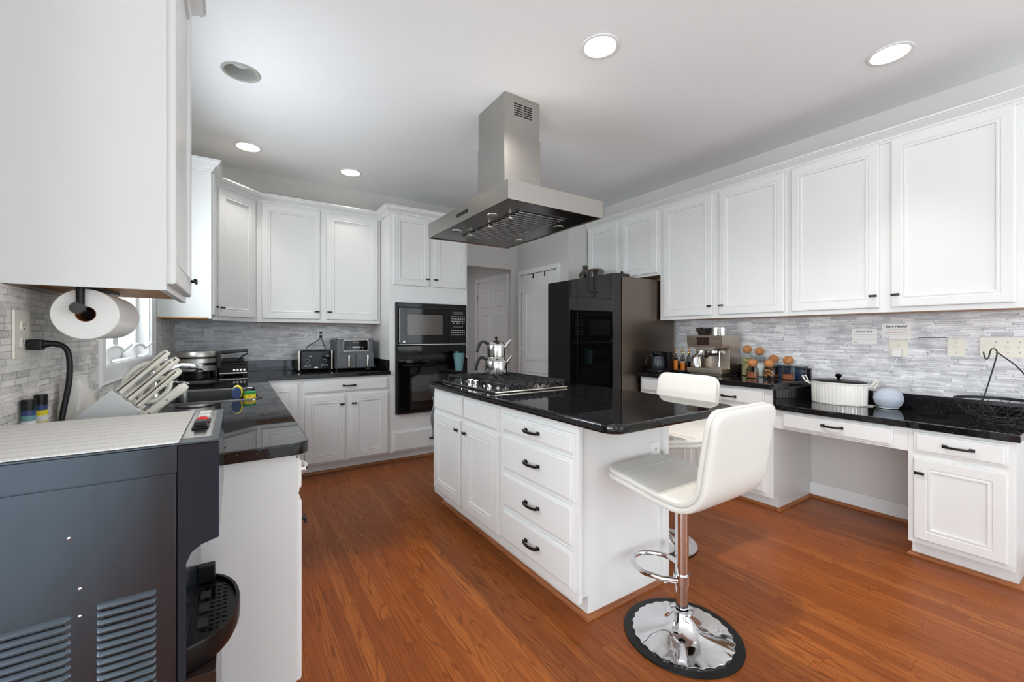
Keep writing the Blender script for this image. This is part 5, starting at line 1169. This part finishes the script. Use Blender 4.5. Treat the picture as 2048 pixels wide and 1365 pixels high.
# ---------------------------------------------------------------- bar stools
def stool(label, x, y, rot, seat_z, pad):
    t = thing('bar_stool', label, 'bar stool', (x, y, 0), 'white swivel bar stools', rot)
    # centreline of the one-piece seat and back (local: front is +y)
    pts = []
    for k in range(10): s_ = k/9; pts.append((.25-.355*s_, seat_z-.012+.018*math.cos(s_*PI)*.9 - .006*s_))
    c = (-.105, seat_z-.034+.115); 
    for k in range(1, 9): a_ = -PI/2-k*(PI/2-.10)/8; pts.append((c[0]+.115*math.cos(a_)*1.0, c[1]+.115*math.sin(a_)))
    e = pts[-1]
    for k in range(1, 9): s_ = k/8; pts.append((e[0]-.035*s_-.01*s_*s_, e[1]+.275*s_))
    n = len(pts); hw, th, cr = .211, .026, .06
    L = [0]
    for i in range(1, n): L.append(L[-1]+math.hypot(pts[i][0]-pts[i-1][0], pts[i][1]-pts[i-1][1]))
    tot = L[-1]
    def at(s_):
        for i in range(1, n):
            if L[i] >= s_ or i == n-1:
                f = (s_-L[i-1])/(L[i]-L[i-1]); p = (pts[i-1][0]+(pts[i][0]-pts[i-1][0])*f, pts[i-1][1]+(pts[i][1]-pts[i-1][1])*f)
                i0, i1 = max(0, i-2), min(n-1, i+1); dx, dz = pts[i1][0]-pts[i0][0], pts[i1][1]-pts[i0][1]; l_ = math.hypot(dx, dz)
                return p, (-dz/l_, dx/l_)       # outward normal side
    def section(s_, w, h, sh=0.):
        p, nr = at(max(0, min(tot, s_))); ring = []
        for i in range(28):
            a_ = 2*PI*i/28; ca, sa = math.cos(a_), math.sin(a_)
            xx = math.copysign(abs(ca)**.22, ca)*w; tt = math.copysign(abs(sa)**.55, sa)*h+sh
            ring.append((xx, p[0]-nr[0]*tt, p[1]-nr[1]*tt))
        return ring
    def shell(mb, h, sh, dw):
        S = [0, .004, .012, .025, .045, .07]+[.07+(tot-.14)*k/26 for k in range(1, 26)]+[tot-.07, tot-.045, tot-.025, tot-.012, tot-.004, tot]; rr = []
        for s_ in S:
            d = min(s_, tot-s_); w = hw-dw
            if d < cr: w = hw-dw-cr+math.sqrt(max(0, cr*cr-(cr-d)**2))+.0
            hh = h*(min(1, math.sqrt(max(0.02, 1-max(0, 1-d/.02)**2))))
            rr.append(section(s_, w, hh, sh))
        mb.rings(rr)
    mb = MB(); shell(mb, th*.60, -th*.36, 0.); sh_ = mb.build('outer_shell', LEATH, t, 60, False)
    mb = MB(); shell(mb, th*.60, th*.50, .003); cu = mb.build('cushion', LEATH, t, 60, False)
    for s_ in (.10, .20, .30, .54, .64):
        p, nr = at(s_); tt = -(th*.50+th*.60-.0002); sg = -1
        mb = MB(); w = hw-.02; mb.tube([(xx, p[0]-nr[0]*(-tt)*1., p[1]-nr[1]*(-tt)*1.) for xx in (-w, -w/2, 0, w/2, w)], .0016, 6); mb.build('seam', SEAMM, cu, 60, False)
    mb = MB(); mb.lathe([(.001, seat_z-.085), (.05, seat_z-.085), (.075, seat_z-.066), (.075, seat_z-.05), (.001, seat_z-.05)], (0, 0, 0), 28); mb.build('seat_plate', BLACKP, t, 35, False)
    mb = MB(); mb.cyl((0, 0, .215), (0, 0, seat_z-.08), .0265, n=32); mb.build('piston', CHROME, t, 35, False)
    mb = MB(); mb.lathe([(.001, .09), (.0255, .09), (.0255, .205), (.029, .207), (.029, .216), (.026, .218), (.001, .218)], (0, 0, 0), 32); mb.build('sleeve', CHROME, t, 35, False)
    fz = .238; mb = MB(); pth = [(-.030, .0, fz-.002), (-.075, .045, fz)]+[(-.10*math.cos(PI*k/12), .115+.12*math.sin(PI*k/12), fz) for k in range(13)]+[(.075, .045, fz), (.030, .0, fz-.002)]
    mb.tube(pth, .0115, 14); mb.lathe([(.027, fz-.022), (.034, fz-.022), (.034, fz+.02), (.027, fz+.02)], (0, 0, 0), 24, closed=True); mb.build('footrest', CHROME, t, 35, False)
    wv = (lambda f, r: -.01+.016*math.cos(f*2*PI*26) if r > .19 else 0.) if pad else None
    mb = MB(); mb.lathe([(.001, .0075), (.199, .0075), (.2, .012), (.197, .0145), (.16, .017), (.11, .025), (.075, .04), (.052, .062), (.04, .085), (.036, .098), (.001, .1)], (0, 0, 0), 208, wave=wv); mb.build('base', CHROME, t, 50, False)
    mb = MB(); mb.lathe([(.031, .098), (.043, .1), (.044, .11), (.031, .113)], (0, 0, 0), 28, closed=True); mb.build('collar', CHROME, t, 35, False)
    if pad: mb = MB(); mb.lathe([(.001, 0), (.233, 0), (.236, .002), (.235, .006), (.225, .0072), (.001, .0072)], (0, 0, 0), 64); mb.build('floor_pad', BLACKP, t, 35, False)
    else: mb = MB(); mb.lathe([(.001, 0), (.2, 0), (.2, .0072), (.001, .0072)], (0, 0, 0), 64); mb.build('floor_pad', BLACKP, t, 35, False)
stool('white bar stool in the foreground standing on a black round pad', 1.569, 1.086, 0., .652, True)
stool('white bar stool behind the island, beside the right counter', 2.155, 1.63, PI/2, .665, False)
